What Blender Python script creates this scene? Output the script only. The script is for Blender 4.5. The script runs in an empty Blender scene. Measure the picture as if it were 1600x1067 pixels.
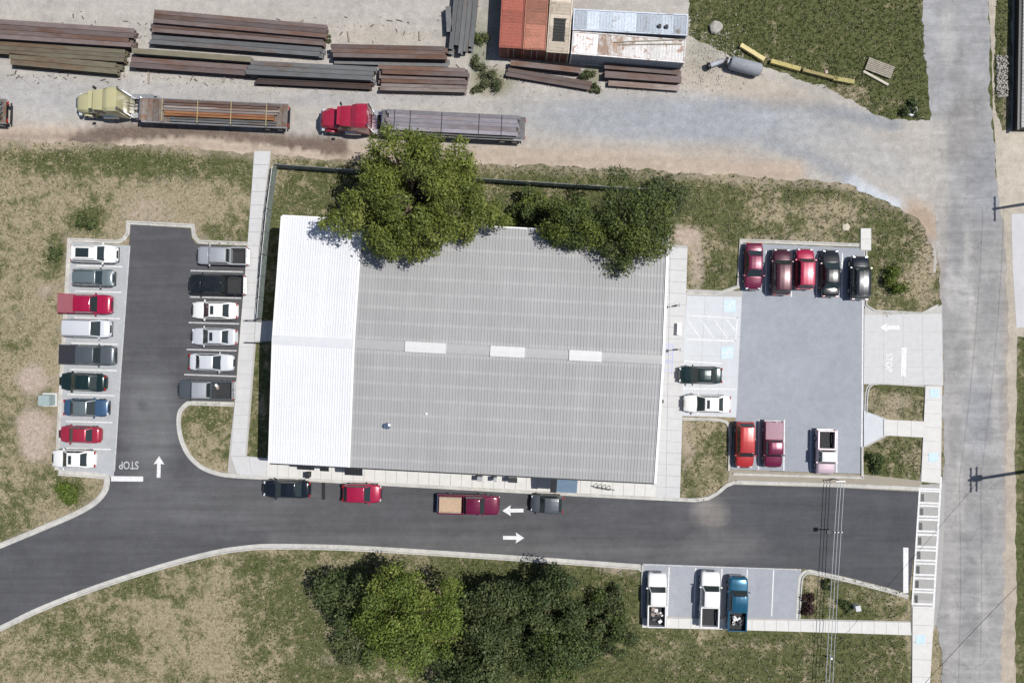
import bpy, bmesh, math, random
import numpy as np
from mathutils import Vector, Matrix
from mathutils.geometry import delaunay_2d_cdt
random.seed(7)
rng = np.random.default_rng(7)
PI = math.pi
S = bpy.context.scene
COL = S.collection

# ------------------------------------------------------------ camera, light, exposure
H = 75.0
PPM = 15.0
cam = bpy.data.cameras.new('camera'); camo = bpy.data.objects.new('camera', cam); COL.objects.link(camo)
camo.location = (0, 0, H); camo.rotation_euler = (0, 0, 0)
cam.sensor_width = 36; cam.lens = 36 * H / (1600 / PPM); cam.clip_start = 1; cam.clip_end = 2000
S.camera = camo
SUN_EL = math.radians(61); SUN_AZ = math.radians(9)          # azimuth measured from +x towards +y
w = bpy.data.worlds.new('World'); S.world = w; w.use_nodes = True
wn = w.node_tree; bg = wn.nodes['Background']; sky = wn.nodes.new('ShaderNodeTexSky')
sky.sky_type = 'NISHITA'; sky.sun_disc = False; sky.sun_elevation = SUN_EL
sky.sun_rotation = math.radians(90) - SUN_AZ; sky.air_density = 1.0; sky.dust_density = 1.0
wn.links.new(sky.outputs[0], bg.inputs[0]); bg.inputs[1].default_value = 0.07
sl = bpy.data.lights.new('sun', 'SUN'); sl.energy = 4.55; sl.angle = math.radians(0.53); sl.color = (1, .965, .91)
so = bpy.data.objects.new('sun', sl); COL.objects.link(so)
sd = Vector((math.cos(SUN_EL) * math.cos(SUN_AZ), math.cos(SUN_EL) * math.sin(SUN_AZ), math.sin(SUN_EL)))
so.rotation_euler = sd.to_track_quat('Z', 'Y').to_euler(); so.location = sd * 60
S.view_settings.view_transform = 'Standard'; S.view_settings.look = 'None'
S.view_settings.exposure = 0.0; S.view_settings.gamma = 1; S.view_settings.use_curve_mapping = False
S.render.engine = 'CYCLES'
try: S.cycles.max_bounces = 6
except Exception: pass

# ------------------------------------------------------------ helpers
def W(px, py, h=0.0):
    """survey coordinate (plan read at 15 units per metre) of a point standing h metres above the ground"""
    k = (H - h) / H / PPM
    return ((px - 800) * k, (533.5 - py) * k)

def finish(name, me, mat, parent=None, smooth=False, loc=None, rot=None, angle=35):
    if mat is not None:
        for m_ in (mat if isinstance(mat, (list, tuple)) else [mat]): me.materials.append(m_)
    if smooth:
        me.polygons.foreach_set('use_smooth', [True] * len(me.polygons))
        try: me.set_sharp_from_angle(angle=math.radians(angle))
        except Exception: pass
    o = bpy.data.objects.new(name, me); COL.objects.link(o)
    if parent is not None: o.parent = parent
    if loc is not None: o.location = loc
    if rot is not None: o.rotation_euler = rot
    return o

def link(name, me, parent=None, loc=(0, 0, 0), rz=0.0, scale=None):
    o = bpy.data.objects.new(name, me); COL.objects.link(o)
    if parent is not None: o.parent = parent
    o.location = loc; o.rotation_euler = (0, 0, rz)
    if scale: o.scale = scale
    return o

def tag(o, label=None, cat=None, group=None, kind=None):
    if label: o['label'] = label
    if cat: o['category'] = cat
    if group: o['group'] = group
    if kind: o['kind'] = kind
    elif cat: o['kind'] = 'thing'
    return o

def thing(name, label, cat, loc=(0, 0, 0), rz=0.0, group=None):
    o = bpy.data.objects.new(name, None); COL.objects.link(o)
    o.location = loc; o.rotation_euler = (0, 0, rz); o.empty_display_size = .3
    return tag(o, label, cat, group)

class MB:
    def __init__(s): s.v = []; s.f = []; s.m = []
    def add(s, vs, fs, mi=0):
        b = len(s.v); s.v += [tuple(v) for v in vs]
        s.f += [tuple(b + i for i in f) for f in fs]; s.m += [mi] * len(fs); return s
    def box(s, cx, cy, cz, sx, sy, sz, rz=0.0, mi=0, taper=1.0):
        c, n = math.cos(rz), math.sin(rz); vs = []
        for z, t in ((-1, 1), (1, taper)):
            for x, y in ((-1, -1), (1, -1), (1, 1), (-1, 1)):
                X = x * sx / 2 * t; Y = y * sy / 2 * t
                vs.append((cx + X * c - Y * n, cy + X * n + Y * c, cz + z * sz / 2))
        return s.add(vs, [(3, 2, 1, 0), (4, 5, 6, 7), (0, 1, 5, 4), (1, 2, 6, 5), (2, 3, 7, 6), (3, 0, 4, 7)], mi)
    def tube(s, p, q, r, r2=None, n=8, mi=0, cap=True):
        p = Vector(p); q = Vector(q); d = (q - p)
        if d.length < 1e-6: return s
        r2 = r if r2 is None else r2
        u = d.normalized().orthogonal().normalized(); v_ = d.normalized().cross(u)
        vs = []
        for c, R in ((p, r), (q, r2)):
            for i in range(n):
                a = 2 * PI * i / n; vs.append(c + (u * math.cos(a) + v_ * math.sin(a)) * R)
        fs = [(i, (i + 1) % n, n + (i + 1) % n, n + i) for i in range(n)]
        if cap: fs += [tuple(range(n - 1, -1, -1)), tuple(range(n, 2 * n))]
        return s.add(vs, fs, mi)
    def loft(s, rings, closed=True, caps=True, mi=0):
        n = len(rings[0]); vs = [p for r in rings for p in r]; fs = []
        for k in range(len(rings) - 1):
            for i in range(n if closed else n - 1):
                j = (i + 1) % n; a = k * n
                fs.append((a + i, a + j, a + n + j, a + n + i))
        if caps and closed: fs += [tuple(range(n - 1, -1, -1)), tuple((len(rings) - 1) * n + i for i in range(n))]
        return s.add(vs, fs, mi)
    def prism(s, pts, z0, z1, mi=0):
        n = len(pts); vs = [(x, y, z0) for x, y in pts] + [(x, y, z1) for x, y in pts]
        return s.add(vs, [tuple(range(n - 1, -1, -1)), tuple(range(n, 2 * n))] + [(i, (i + 1) % n, n + (i + 1) % n, n + i) for i in range(n)], mi)
    def mesh(s, name, fix=True, bevel=0.0, segs=2):
        me = bpy.data.meshes.new(name); me.from_pydata(s.v, [], s.f)
        me.polygons.foreach_set('material_index', s.m)
        if fix or bevel:
            bm = bmesh.new(); bm.from_mesh(me)
            if fix: bmesh.ops.recalc_face_normals(bm, faces=bm.faces)
            if bevel:
                bmesh.ops.bevel(bm, geom=list(bm.edges), offset=bevel, segments=segs, affect='EDGES', profile=.6, clamp_overlap=True)
            bm.to_mesh(me); bm.free()
        me.update(); return me
    def build(s, name, mat, parent=None, smooth=False, bevel=0.0, segs=2, loc=None, rot=None, angle=35):
        return finish(name, s.mesh(name, True, bevel, segs), mat, parent, smooth, loc, rot, angle)

def np_mesh(name, verts, quads, cols=None):
    me = bpy.data.meshes.new(name); nv = len(verts); nf = len(quads); k = quads.shape[1]
    me.vertices.add(nv); me.vertices.foreach_set('co', np.asarray(verts, dtype=np.float32).ravel())
    me.loops.add(nf * k); me.loops.foreach_set('vertex_index', quads.astype(np.int32).ravel())
    me.polygons.add(nf); me.polygons.foreach_set('loop_start', np.arange(0, nf * k, k, dtype=np.int32))
    me.update(calc_edges=True)
    if cols is not None: set_col(me, cols)
    return me

def set_col(me, cols, name='Col'):
    a = me.color_attributes.new(name, 'FLOAT_COLOR', 'POINT')
    c = np.ones((len(me.vertices), 4), dtype=np.float32); c[:, :3] = cols
    a.data.foreach_set('color', c.ravel())

# ------------------------------------------------------------ materials
def newmat(name):
    m = bpy.data.materials.new(name); m.use_nodes = True
    nt = m.node_tree; return m, nt, nt.nodes['Principled BSDF']
def N(nt, t, **kw):
    n = nt.nodes.new(t)
    for k, v in kw.items(): setattr(n, k, v)
    return n
def noise(nt, scale, detail=4, rough=.6, coord=None, dist=0.0):
    n = N(nt, 'ShaderNodeTexNoise'); n.inputs['Scale'].default_value = scale
    n.inputs['Detail'].default_value = detail; n.inputs['Roughness'].default_value = rough
    n.inputs['Distortion'].default_value = dist
    if coord is not None: nt.links.new(coord, n.inputs['Vector'])
    return n.outputs['Fac']
def geo(nt): return N(nt, 'ShaderNodeNewGeometry').outputs['Position']
def objc(nt): return N(nt, 'ShaderNodeTexCoord').outputs['Object']
def maprange(nt, src, a, b, c, d):
    n = N(nt, 'ShaderNodeMapRange'); nt.links.new(src, n.inputs[0])
    for i, v in zip((1, 2, 3, 4), (a, b, c, d)): n.inputs[i].default_value = v
    return n.outputs[0]
def mth(nt, op, a, b=None, clamp=False):
    n = N(nt, 'ShaderNodeMath', operation=op); n.use_clamp = clamp
    for i, v in enumerate((a, b)):
        if v is None: continue
        if isinstance(v, (int, float)): n.inputs[i].default_value = v
        else: nt.links.new(v, n.inputs[i])
    return n.outputs[0]
def mix(nt, f, a, b, mode='MIX'):
    n = N(nt, 'ShaderNodeMix', data_type='RGBA', blend_type=mode)
    if isinstance(f, (int, float)): n.inputs[0].default_value = f
    else: nt.links.new(f, n.inputs[0])
    for i, v in ((6, a), (7, b)):
        if isinstance(v, (tuple, list)): n.inputs[i].default_value = (*v[:3], 1)
        else: nt.links.new(v, n.inputs[i])
    return n.outputs[2]
def gray(nt, f):
    n = N(nt, 'ShaderNodeCombineColor')
    for i in range(3): nt.links.new(f, n.inputs[i])
    return n.outputs[0]
def bump(nt, bs, h, strength=.5, dist=.05):
    b = N(nt, 'ShaderNodeBump'); b.inputs['Strength'].default_value = strength; b.inputs['Distance'].default_value = dist
    nt.links.new(h, b.inputs['Height']); nt.links.new(b.outputs[0], bs.inputs['Normal'])

def plain(name, col, rough=.6, metal=0.0, var=.12, scale=3.0, bmp=0.0, spec=None, coat=0.0):
    m, nt, bs = newmat(name)
    c = geo(nt) if False else objc(nt)
    f = maprange(nt, noise(nt, scale, 5, .65, c), .25, .75, 1 - var, 1 + var)
    nt.links.new(mix(nt, 1.0, col, gray(nt, f), 'MULTIPLY'), bs.inputs['Base Color'])
    bs.inputs['Roughness'].default_value = rough; bs.inputs['Metallic'].default_value = metal
    if spec is not None: bs.inputs['Specular IOR Level'].default_value = spec
    if coat: bs.inputs['Coat Weight'].default_value = coat; bs.inputs['Coat Roughness'].default_value = .06
    if bmp: bump(nt, bs, noise(nt, scale * 6, 4, .6, c), bmp, .01)
    return m

def surface(name, rough=.9, lowvar=.12, midvar=.12, finevar=.15, fscale=9.0, speck=0.0, crack=False, streak=None, bmp=.4, edge=None):
    """ground-like surface: own colour attribute, broken up by noise at three sizes"""
    m, nt, bs = newmat(name); p = geo(nt)
    at = N(nt, 'ShaderNodeAttribute', attribute_name='Col').outputs['Color']
    f = maprange(nt, noise(nt, .22, 3, .6, p, .6), .3, .7, 1 - lowvar, 1 + lowvar)
    g = maprange(nt, noise(nt, 1.3, 4, .65, p, .3), .3, .7, 1 - midvar, 1 + midvar)
    h = maprange(nt, noise(nt, fscale, 3, .7, p), .3, .7, 1 - finevar, 1 + finevar)
    t = mth(nt, 'MULTIPLY', mth(nt, 'MULTIPLY', f, g), h)
    if streak:
        mp = N(nt, 'ShaderNodeMapping'); nt.links.new(p, mp.inputs[0])
        mp.inputs['Rotation'].default_value = (0, 0, streak[0]); mp.inputs['Scale'].default_value = (streak[1], streak[2], 1)
        t = mth(nt, 'MULTIPLY', t, maprange(nt, noise(nt, 1, 4, .6, mp.outputs[0]), .3, .7, 1 - streak[3], 1 + streak[3]))
    col = mix(nt, 1.0, at, gray(nt, t), 'MULTIPLY')
    if speck:
        sp = maprange(nt, noise(nt, 22, 2, .5, p), .62, .72, 0, speck)
        col = mix(nt, sp, col, (.62, .58, .52))
        sp2 = maprange(nt, noise(nt, 5.1, 4, .8, p), .64, .72, 0, speck)
        col = mix(nt, sp2, col, (.13, .12, .10))
    if crack:
        vo = N(nt, 'ShaderNodeTexVoronoi', feature='DISTANCE_TO_EDGE'); vo.inputs['Scale'].default_value = .33
        dn = N(nt, 'ShaderNodeTexNoise'); dn.inputs['Scale'].default_value = 1.2; nt.links.new(p, dn.inputs['Vector'])
        ad = N(nt, 'ShaderNodeVectorMath', operation='ADD'); nt.links.new(p, ad.inputs[0]); nt.links.new(dn.outputs['Color'], ad.inputs[1])
        nt.links.new(ad.outputs[0], vo.inputs['Vector'])
        ck = maprange(nt, vo.outputs[0], .0, .03, .22, 0)
        ck = mth(nt, 'MULTIPLY', ck, maprange(nt, noise(nt, .3, 2, .5, p), .45, .6, 0, 1), True)
        col = mix(nt, ck, col, (.07, .07, .07))
    nt.links.new(col, bs.inputs['Base Color']); bs.inputs['Roughness'].default_value = rough
    bs.inputs['Specular IOR Level'].default_value = .25
    if bmp: bump(nt, bs, noise(nt, 14, 4, .75, p), bmp, .03)
    return m

def grass_mat():
    m, nt, bs = newmat('grass_ground'); p = geo(nt)
    at = N(nt, 'ShaderNodeAttribute', attribute_name='Col')
    sp = N(nt, 'ShaderNodeSeparateColor'); nt.links.new(at.outputs['Color'], sp.inputs[0])
    g, bare, dark = sp.outputs[0], sp.outputs[1], sp.outputs[2]
    n1 = noise(nt, .16, 3, .6, p, .8); n2 = noise(nt, .9, 5, .7, p, .6); n3 = noise(nt, 4.5, 4, .75, p)
    n = mth(nt, 'ADD', mth(nt, 'ADD', mth(nt, 'MULTIPLY', n1, .42), mth(nt, 'MULTIPLY', n2, .52)), mth(nt, 'MULTIPLY', n3, .18))
    f = mth(nt, 'ADD', mth(nt, 'MULTIPLY', mth(nt, 'SUBTRACT', n, .56), 10.0), mth(nt, 'ADD', mth(nt, 'MULTIPLY', mth(nt, 'SUBTRACT', g, .5), 2.2), .5), True)
    green = mix(nt, maprange(nt, noise(nt, 2.2, 5, .75, p), .32, .68, 0, 1), (.050, .066, .024), (.165, .172, .072))
    straw = mix(nt, maprange(nt, noise(nt, 3.1, 5, .8, p), .3, .7, 0, 1), (.215, .185, .105), (.52, .44, .315))
    dirt = mix(nt, maprange(nt, noise(nt, 2.6, 4, .7, p), .3, .7, 0, 1), (.37, .295, .24), (.62, .51, .43))
    c = mix(nt, f, straw, green)
    bf = mth(nt, 'ADD', mth(nt, 'MULTIPLY', mth(nt, 'SUBTRACT', n2, .5), 2.2), mth(nt, 'SUBTRACT', mth(nt, 'MULTIPLY', bare, 2.0), .5), True)
    c = mix(nt, bf, c, dirt)
    # dead pale stalks and dark specks
    c = mix(nt, mth(nt, 'MULTIPLY', maprange(nt, noise(nt, 7.5, 3, .8, p), .58, .66, 0, .85), mth(nt, 'SUBTRACT', 1.15, g), True), c, (.50, .44, .32))
    c = mix(nt, maprange(nt, noise(nt, 6.0, 3, .8, p), .38, .30, 0, .7), c, (.035, .035, .018))
    nt.links.new(c, bs.inputs['Base Color']); bs.inputs['Roughness'].default_value = .95; bs.inputs['Specular IOR Level'].default_value = .1
    bump(nt, bs, mth(nt, 'ADD', n3, mth(nt, 'MULTIPLY', noise(nt, 16, 3, .8, p), .5)), 1.0, .16)
    return m

def leaf_mat(name, rough=.6):
    m, nt, bs = newmat(name)
    at = N(nt, 'ShaderNodeAttribute', attribute_name='Col').outputs['Color']
    nt.links.new(at, bs.inputs['Base Color']); bs.inputs['Roughness'].default_value = rough; bs.inputs['Specular IOR Level'].default_value = .25
    tr = N(nt, 'ShaderNodeBsdfTranslucent'); nt.links.new(at, tr.inputs[0])
    ms = N(nt, 'ShaderNodeMixShader'); ms.inputs[0].default_value = .25
    nt.links.new(bs.outputs[0], ms.inputs[1]); nt.links.new(tr.outputs[0], ms.inputs[2])
    nt.links.new(ms.outputs[0], nt.nodes['Material Output'].inputs[0]); return m

def rust_mat(name, base, rust=(.16, .075, .04), amount=.5, scale=.8, rough=.75, stretch=(1, 1, 1), metal=0.0):
    m, nt, bs = newmat(name); c = objc(nt)
    mp = N(nt, 'ShaderNodeMapping'); nt.links.new(c, mp.inputs[0]); mp.inputs['Scale'].default_value = stretch
    oi = N(nt, 'ShaderNodeObjectInfo'); mp2 = N(nt, 'ShaderNodeVectorMath', operation='ADD')
    nt.links.new(mp.outputs[0], mp2.inputs[0]); cv = N(nt, 'ShaderNodeCombineXYZ'); r10 = mth(nt, 'MULTIPLY', oi.outputs['Random'], 37.0)
    nt.links.new(r10, cv.inputs[0]); nt.links.new(r10, cv.inputs[1]); nt.links.new(cv.outputs[0], mp2.inputs[1])
    v = mp2.outputs[0]
    f = maprange(nt, noise(nt, scale, 6, .7, v, .4), .62 - amount * .35, .72 - amount * .3, 0, 1)
    g = maprange(nt, noise(nt, scale * 7, 4, .7, v), .3, .7, .8, 1.2)
    tone = maprange(nt, oi.outputs['Random'], 0, 1, .72, 1.25)
    col = mix(nt, 1.0, mix(nt, f, base, rust), gray(nt, mth(nt, 'MULTIPLY', g, tone)), 'MULTIPLY')
    nt.links.new(col, bs.inputs['Base Color']); bs.inputs['Roughness'].default_value = rough; bs.inputs['Metallic'].default_value = metal
    bump(nt, bs, noise(nt, scale * 10, 3, .7, v), .3, .01); return m

def paint(name, col, metal=.25, rough=.32, dust=.10):
    m, nt, bs = newmat(name); c = objc(nt)
    f = maprange(nt, noise(nt, 1.4, 5, .7, c), .4, .75, .0, dust)
    cc = mix(nt, f, col, (.30, .28, .25))
    nt.links.new(cc, bs.inputs['Base Color']); bs.inputs['Metallic'].default_value = metal; bs.inputs['Roughness'].default_value = rough
    bs.inputs['Coat Weight'].default_value = .8; bs.inputs['Coat Roughness'].default_value = .08
    return m

def roof_mat(name, col, line, lineamt, var=.05):
    m, nt, bs = newmat(name); c = objc(nt)
    sp = N(nt, 'ShaderNodeSeparateXYZ'); nt.links.new(c, sp.inputs[0])
    y = mth(nt, 'ADD', sp.outputs[1], mth(nt, 'MULTIPLY', noise(nt, 2.2, 3, .6, geo(nt)), .10))
    fr = mth(nt, 'FRACT', mth(nt, 'DIVIDE', y, 1.48))
    d = mth(nt, 'ABSOLUTE', mth(nt, 'SUBTRACT', fr, .5))
    ln = maprange(nt, d, .03, .15, lineamt, 0)
    ln = mth(nt, 'MULTIPLY', ln, maprange(nt, noise(nt, .6, 4, .7, geo(nt)), .3, .6, .25, 1))
    g = geo(nt)
    f = mth(nt, 'MULTIPLY', maprange(nt, noise(nt, .25, 3, .6, g, .5), .3, .7, 1 - var, 1 + var), maprange(nt, noise(nt, 7, 4, .7, g), .3, .7, 1 - var, 1 + var))
    oi = N(nt, 'ShaderNodeObjectInfo')
    f = mth(nt, 'MULTIPLY', f, maprange(nt, oi.outputs['Random'], 0, 1, .975, 1.025))
    cc = mix(nt, 1.0, mix(nt, ln, col, line), gray(nt, f), 'MULTIPLY')
    nt.links.new(cc, bs.inputs['Base Color']); bs.inputs['Roughness'].default_value = .55; bs.inputs['Specular IOR Level'].default_value = .3
    return m

M = {}
M['grass'] = grass_mat()
M['yard'] = surface('gravel', .95, .10, .14, .22, 11, .8, bmp=.6, streak=(-.05, .12, 1.0, .06))
M['road'] = surface('worn_road', .9, .14, .13, .13, 13, .30, crack=True, streak=(PI / 2 - .03, .14, 1.5, .14), bmp=.4)
M['asphalt'] = surface('new_asphalt', .85, .12, .08, .12, 16, .10, streak=(-.03, .08, 1.4, .16), bmp=.35)
M['lot'] = surface('lot_asphalt', .85, .06, .07, .10, 18, .16, bmp=.3)
M['concrete'] = surface('concrete', .85, .04, .05, .05, 12, .06, bmp=.2)
M['kerb'] = surface('kerb_concrete', .85, .08, .16, .13, 9, .30, bmp=.25)
M['tuft'] = leaf_mat('tuft_leaf', .8)
M['leaf'] = leaf_mat('leaf', .55)
def screen_mat():
    m, nt, bs = newmat('fence_screen'); f = maprange(nt, noise(nt, 2.0, 4, .6, objc(nt)), .3, .7, .8, 1.2)
    c = mix(nt, 1.0, (.36, .41, .39), gray(nt, f), 'MULTIPLY'); nt.links.new(c, bs.inputs['Base Color']); bs.inputs['Roughness'].default_value = .8
    tr = N(nt, 'ShaderNodeBsdfTranslucent'); nt.links.new(c, tr.inputs[0]); ms = N(nt, 'ShaderNodeMixShader'); ms.inputs[0].default_value = .45
    nt.links.new(bs.outputs[0], ms.inputs[1]); nt.links.new(tr.outputs[0], ms.inputs[2]); nt.links.new(ms.outputs[0], nt.nodes['Material Output'].inputs[0]); return m
M['bark'] = plain('bark', (.10, .075, .055), .9, 0, .3, 4, .6)
M['white_paint'] = plain('white_paint', (.66, .66, .67), .7, 0, .22, 3.5)
M['faded_paint'] = plain('faded_paint', (.44, .445, .46), .7, 0, .35, 5)
M['blue_paint'] = plain('blue_paint', (.50, .63, .74), .7, 0, .15, 5)
M['violet_paint'] = plain('violet_paint', (.40, .42, .66), .7, 0, .2, 5)
M['roof_gray'] = roof_mat('grey_roof_metal', (.335, .335, .340), (.425, .425, .425), .6)
M['roof_white'] = roof_mat('white_roof_metal', (.66, .67, .71), (.70, .71, .74), .3, .04)
M['trim_white'] = plain('white_trim', (.78, .78, .78), .45, 0, .05)
M['ridge_light'] = plain('ridge_vent_metal', (.60, .60, .61), .5, 0, .06, 2)
M['ridge_pale'] = plain('white_ridge_metal', (.59, .60, .63), .5, 0, .05, 2)
M['ridge_gray'] = plain('ridge_cap_metal', (.365, .365, .37), .5, 0, .06, 2)
M['siding'] = plain('wall_siding', (.55, .54, .50), .55, 0, .06, 1)
M['dark_metal'] = plain('dark_metal', (.03, .032, .035), .45, .3, .2)
M['black'] = plain('black_rubber', (.012, .012, .013), .7, 0, .2)
M['glass'] = plain('car_glass', (.022, .032, .034), .10, 0, .1, spec=.7)
M['shop_glass'] = plain('window_glass', (.03, .045, .05), .08, 0, .1, spec=.7)
M['chrome'] = plain('chrome', (.75, .75, .77), .15, 1.0, .05)
M['steel_gray'] = plain('galvanised_steel', (.42, .43, .45), .4, .6, .12)
M['lamp'] = plain('headlight_glass', (.65, .68, .70), .1, .2, .05)
M['red_lamp'] = plain('taillight_glass', (.35, .01, .01), .15, 0, .1)
M['bedliner'] = plain('bed_liner', (.03, .031, .034), .85, 0, .2)
M['screen'] = screen_mat()
M['wood'] = plain('weathered_wood', (.30, .27, .22), .85, 0, .3, 3, .4)
M['pole_wood'] = plain('pole_wood', (.11, .085, .065), .9, 0, .2, 3)
M['blue_metal'] = plain('blue_awning_metal', (.16, .23, .31), .4, .2, .12)
M['cable'] = plain('aluminium_cable', (.55, .57, .60), .4, .5, .05)
M['green_box'] = plain('transformer_paint', (.30, .37, .37), .5, 0, .08)
M['rubble'] = plain('rubble_stone', (.36, .34, .31), .9, 0, .25, 3, .5)
M['slab'] = plain('slab_concrete', (.52, .52, .525), .85, 0, .07, 1.6, .2)
M['slab_light'] = plain('light_slab_concrete', (.60, .59, .57), .85, 0, .07, 1.6, .2)
M['stall'] = plain('stall_concrete', (.53, .55, .58), .85, 0, .06, 1.3, .15)
M['stall_gray'] = plain('stall_asphalt', (.25, .268, .29), .85, 0, .09, 2.0, .25)

# ------------------------------------------------------------ sheets
def smoothpath(pts, closed=False, step=6.0):
    """Catmull-Rom through plan points"""
    out = []; n = len(pts); P_ = pts
    rngi = range(n if closed else n - 1)
    for i in rngi:
        p0 = P_[(i - 1) % n] if (closed or i > 0) else P_[0]; p1 = P_[i]; p2 = P_[(i + 1) % n]
        p3 = P_[(i + 2) % n] if (closed or i + 2 < n) else P_[-1]
        L = math.hypot(p2[0] - p1[0], p2[1] - p1[1]); k = max(1, int(L / step))
        for j in range(k):
            t = j / k; t2 = t * t; t3 = t2 * t
            out.append(tuple(.5 * (2 * p1[a] + (-p0[a] + p2[a]) * t + (2 * p0[a] - 5 * p1[a] + 4 * p2[a] - p3[a]) * t2 + (-p0[a] + 3 * p1[a] - 3 * p2[a] + p3[a]) * t3) for a in (0, 1)))
    if not closed: out.append(tuple(P_[-1]))
    return out

def ragged(pts, amp, step=5.0, seed=0):
    r = random.Random(seed); out = []
    n = len(pts)
    ph = [r.uniform(0, 6.28) for _ in range(4)]; s = 0
    for i in range(n):
        a = pts[i]; b = pts[(i + 1) % n]; L = math.hypot(b[0] - a[0], b[1] - a[1]); k = max(1, int(L / step))
        nx, ny = ((b[1] - a[1]) / L, -(b[0] - a[0]) / L) if L else (0, 0)
        for j in range(k):
            t = j / k; q = s + L * t
            d = amp * (.5 * math.sin(q / 23 + ph[0]) + .4 * math.sin(q / 9.7 + ph[1]) + .35 * math.sin(q / 4.3 + ph[2])) + r.uniform(-.35, .35) * amp
            out.append((a[0] + (b[0] - a[0]) * t + nx * d, a[1] + (b[1] - a[1]) * t + ny * d))
        s += L
    return out

def sheet(name, pts, z, mat, colf, spacing=14.0, parent=None, thick=0.0, kind='structure'):
    """flat sheet; pts in plan units; colf(px, py) -> albedo rows"""
    P2 = [Vector((p[0], p[1])) for p in pts]
    xs = [p[0] for p in pts]; ys = [p[1] for p in pts]
    inner = []
    # points inside the outline (even-odd, vectorised)
    gx, gy = np.meshgrid(np.arange(min(xs) + spacing / 2, max(xs), spacing), np.arange(min(ys) + spacing / 2, max(ys), spacing))
    gx = gx.ravel() + rng.uniform(-1, 1, gx.size) * spacing * .2; gy = gy.ravel() + rng.uniform(-1, 1, gy.size) * spacing * .2
    ins = np.zeros(gx.size, bool); n = len(pts); mind = np.full(gx.size, 1e9)
    for i in range(n):
        x1, y1 = pts[i]; x2, y2 = pts[(i + 1) % n]
        c = ((y1 > gy) != (y2 > gy))
        with np.errstate(divide='ignore', invalid='ignore'):
            xi = (x2 - x1) * (gy - y1) / (y2 - y1 if y2 != y1 else 1e-9) + x1
        ins ^= (c & (gx < xi))
        mind = np.minimum(mind, (gx - x1) ** 2 + (gy - y1) ** 2)
    ok = ins & (mind > (spacing * .3) ** 2)
    inner = [Vector((a, b)) for a, b in zip(gx[ok], gy[ok])]
    allp = P2 + inner
    vo, _, fo, _, _, _ = delaunay_2d_cdt(allp, [], [list(range(n))], 1, 1e-4)
    px = np.array([v[0] for v in vo]); py = np.array([v[1] for v in vo])
    verts = np.stack([(px - 800) / PPM, (533.5 - py) / PPM, np.full(len(px), z)], 1)
    me = bpy.data.meshes.new(name); me.from_pydata(verts.tolist(), [], [tuple(f) for f in fo])
    bm = bmesh.new(); bm.from_mesh(me)
    bmesh.ops.recalc_face_normals(bm, faces=bm.faces)
    if bm.faces and sum(f.normal.z for f in bm.faces) < 0:
        bmesh.ops.reverse_faces(bm, faces=bm.faces)
    if thick:
        be = [e for e in bm.edges if e.is_boundary]
        r = bmesh.ops.extrude_edge_only(bm, edges=be)
        for v in r['geom']:
            if isinstance(v, bmesh.types.BMVert): v.co.z -= thick
    bm.to_mesh(me); bm.free()
    co = np.zeros(len(me.vertices) * 3); me.vertices.foreach_get('co', co); co = co.reshape(-1, 3)
    set_col(me, colf(co[:, 0] * PPM + 800, 533.5 - co[:, 1] * PPM))
    o = finish(name, me, mat, parent)
    if kind and parent is None: o['kind'] = kind
    return o

def const(c): return lambda x, y: np.tile(np.array(c, float), (len(x), 1))
def blob(x, y, cx, cy, rx, ry, ang=0.0, soft=1.0):
    c, s = math.cos(ang), math.sin(ang); dx, dy = x - cx, y - cy
    u = (dx * c + dy * s) / rx; v = (-dx * s + dy * c) / ry
    return np.clip((1.35 - np.sqrt(u * u + v * v)) / (.7 * soft), 0, 1)
def segd(x, y, a, b):
    ax, ay = a; bx, by = b; L2 = (bx - ax) ** 2 + (by - ay) ** 2
    t = np.clip(((x - ax) * (bx - ax) + (y - ay) * (by - ay)) / L2, 0, 1)
    return np.hypot(x - ax - t * (bx - ax), y - ay - t * (by - ay))
def pathd(x, y, pts):
    d = np.full(len(x), 1e9)
    for a, b in zip(pts, pts[1:]): d = np.minimum(d, segd(x, y, a, b))
    return d
def lerpc(c, f, col): return c * (1 - f[:, None]) + np.array(col)[None] * f[:, None]

# ---- the ground
def region_raw(x, y):
    g = np.full(len(x), .42)
    def reg(m, v):
        g[m] = v
    reg((x < 410) & (y < 860), .36)
    reg((x > 425) & (y < 345), .74)
    reg((x > 780) & (y < 400), .80)
    reg((x > 1050) & (y < 490), .62)
    reg((x > 1030) & (y < 210), .92)
    reg((x > 400) & (x < 1430) & (y > 850), .72)
    reg((x > 700) & (x < 1005) & (y > 850), .88)
    reg((x > 1070) & (x < 1350) & (y > 960), .74)
    reg((x > 1050) & (x < 1150) & (y > 640) & (y < 790), .46)
    reg((x < 400 + 60 * np.sin(y / 31.0)) & (y > 860), .38)
    reg((x > 270) & (x < 372) & (y > 620) & (y < 740), .50)
    reg((x > 372) & (x < 450) & (y > 340), .70)
    reg((x > 1350) & (x < 1450) & (y > 590) & (y < 662), .26)
    reg((x > 1350) & (x < 1450) & (y > 662) & (y < 760), .62)
    reg((x > 1240) & (x < 1430) & (y > 880) & (y < 975), .58)
    reg((x > 1540) & (y < 210), .78)
    reg((x > 1575) & (y > 500), .95)
    return g
def region_green(x, y):
    o = 0
    for k in range(8):
        a = k * .785; o = o + region_raw(x + (26 if k % 2 else 13) * math.cos(a) + rng.uniform(-14, 14, len(x)), y + (20 if k % 2 else 9) * math.sin(a) + rng.uniform(-8, 8, len(x)))
    return o / 8
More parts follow.
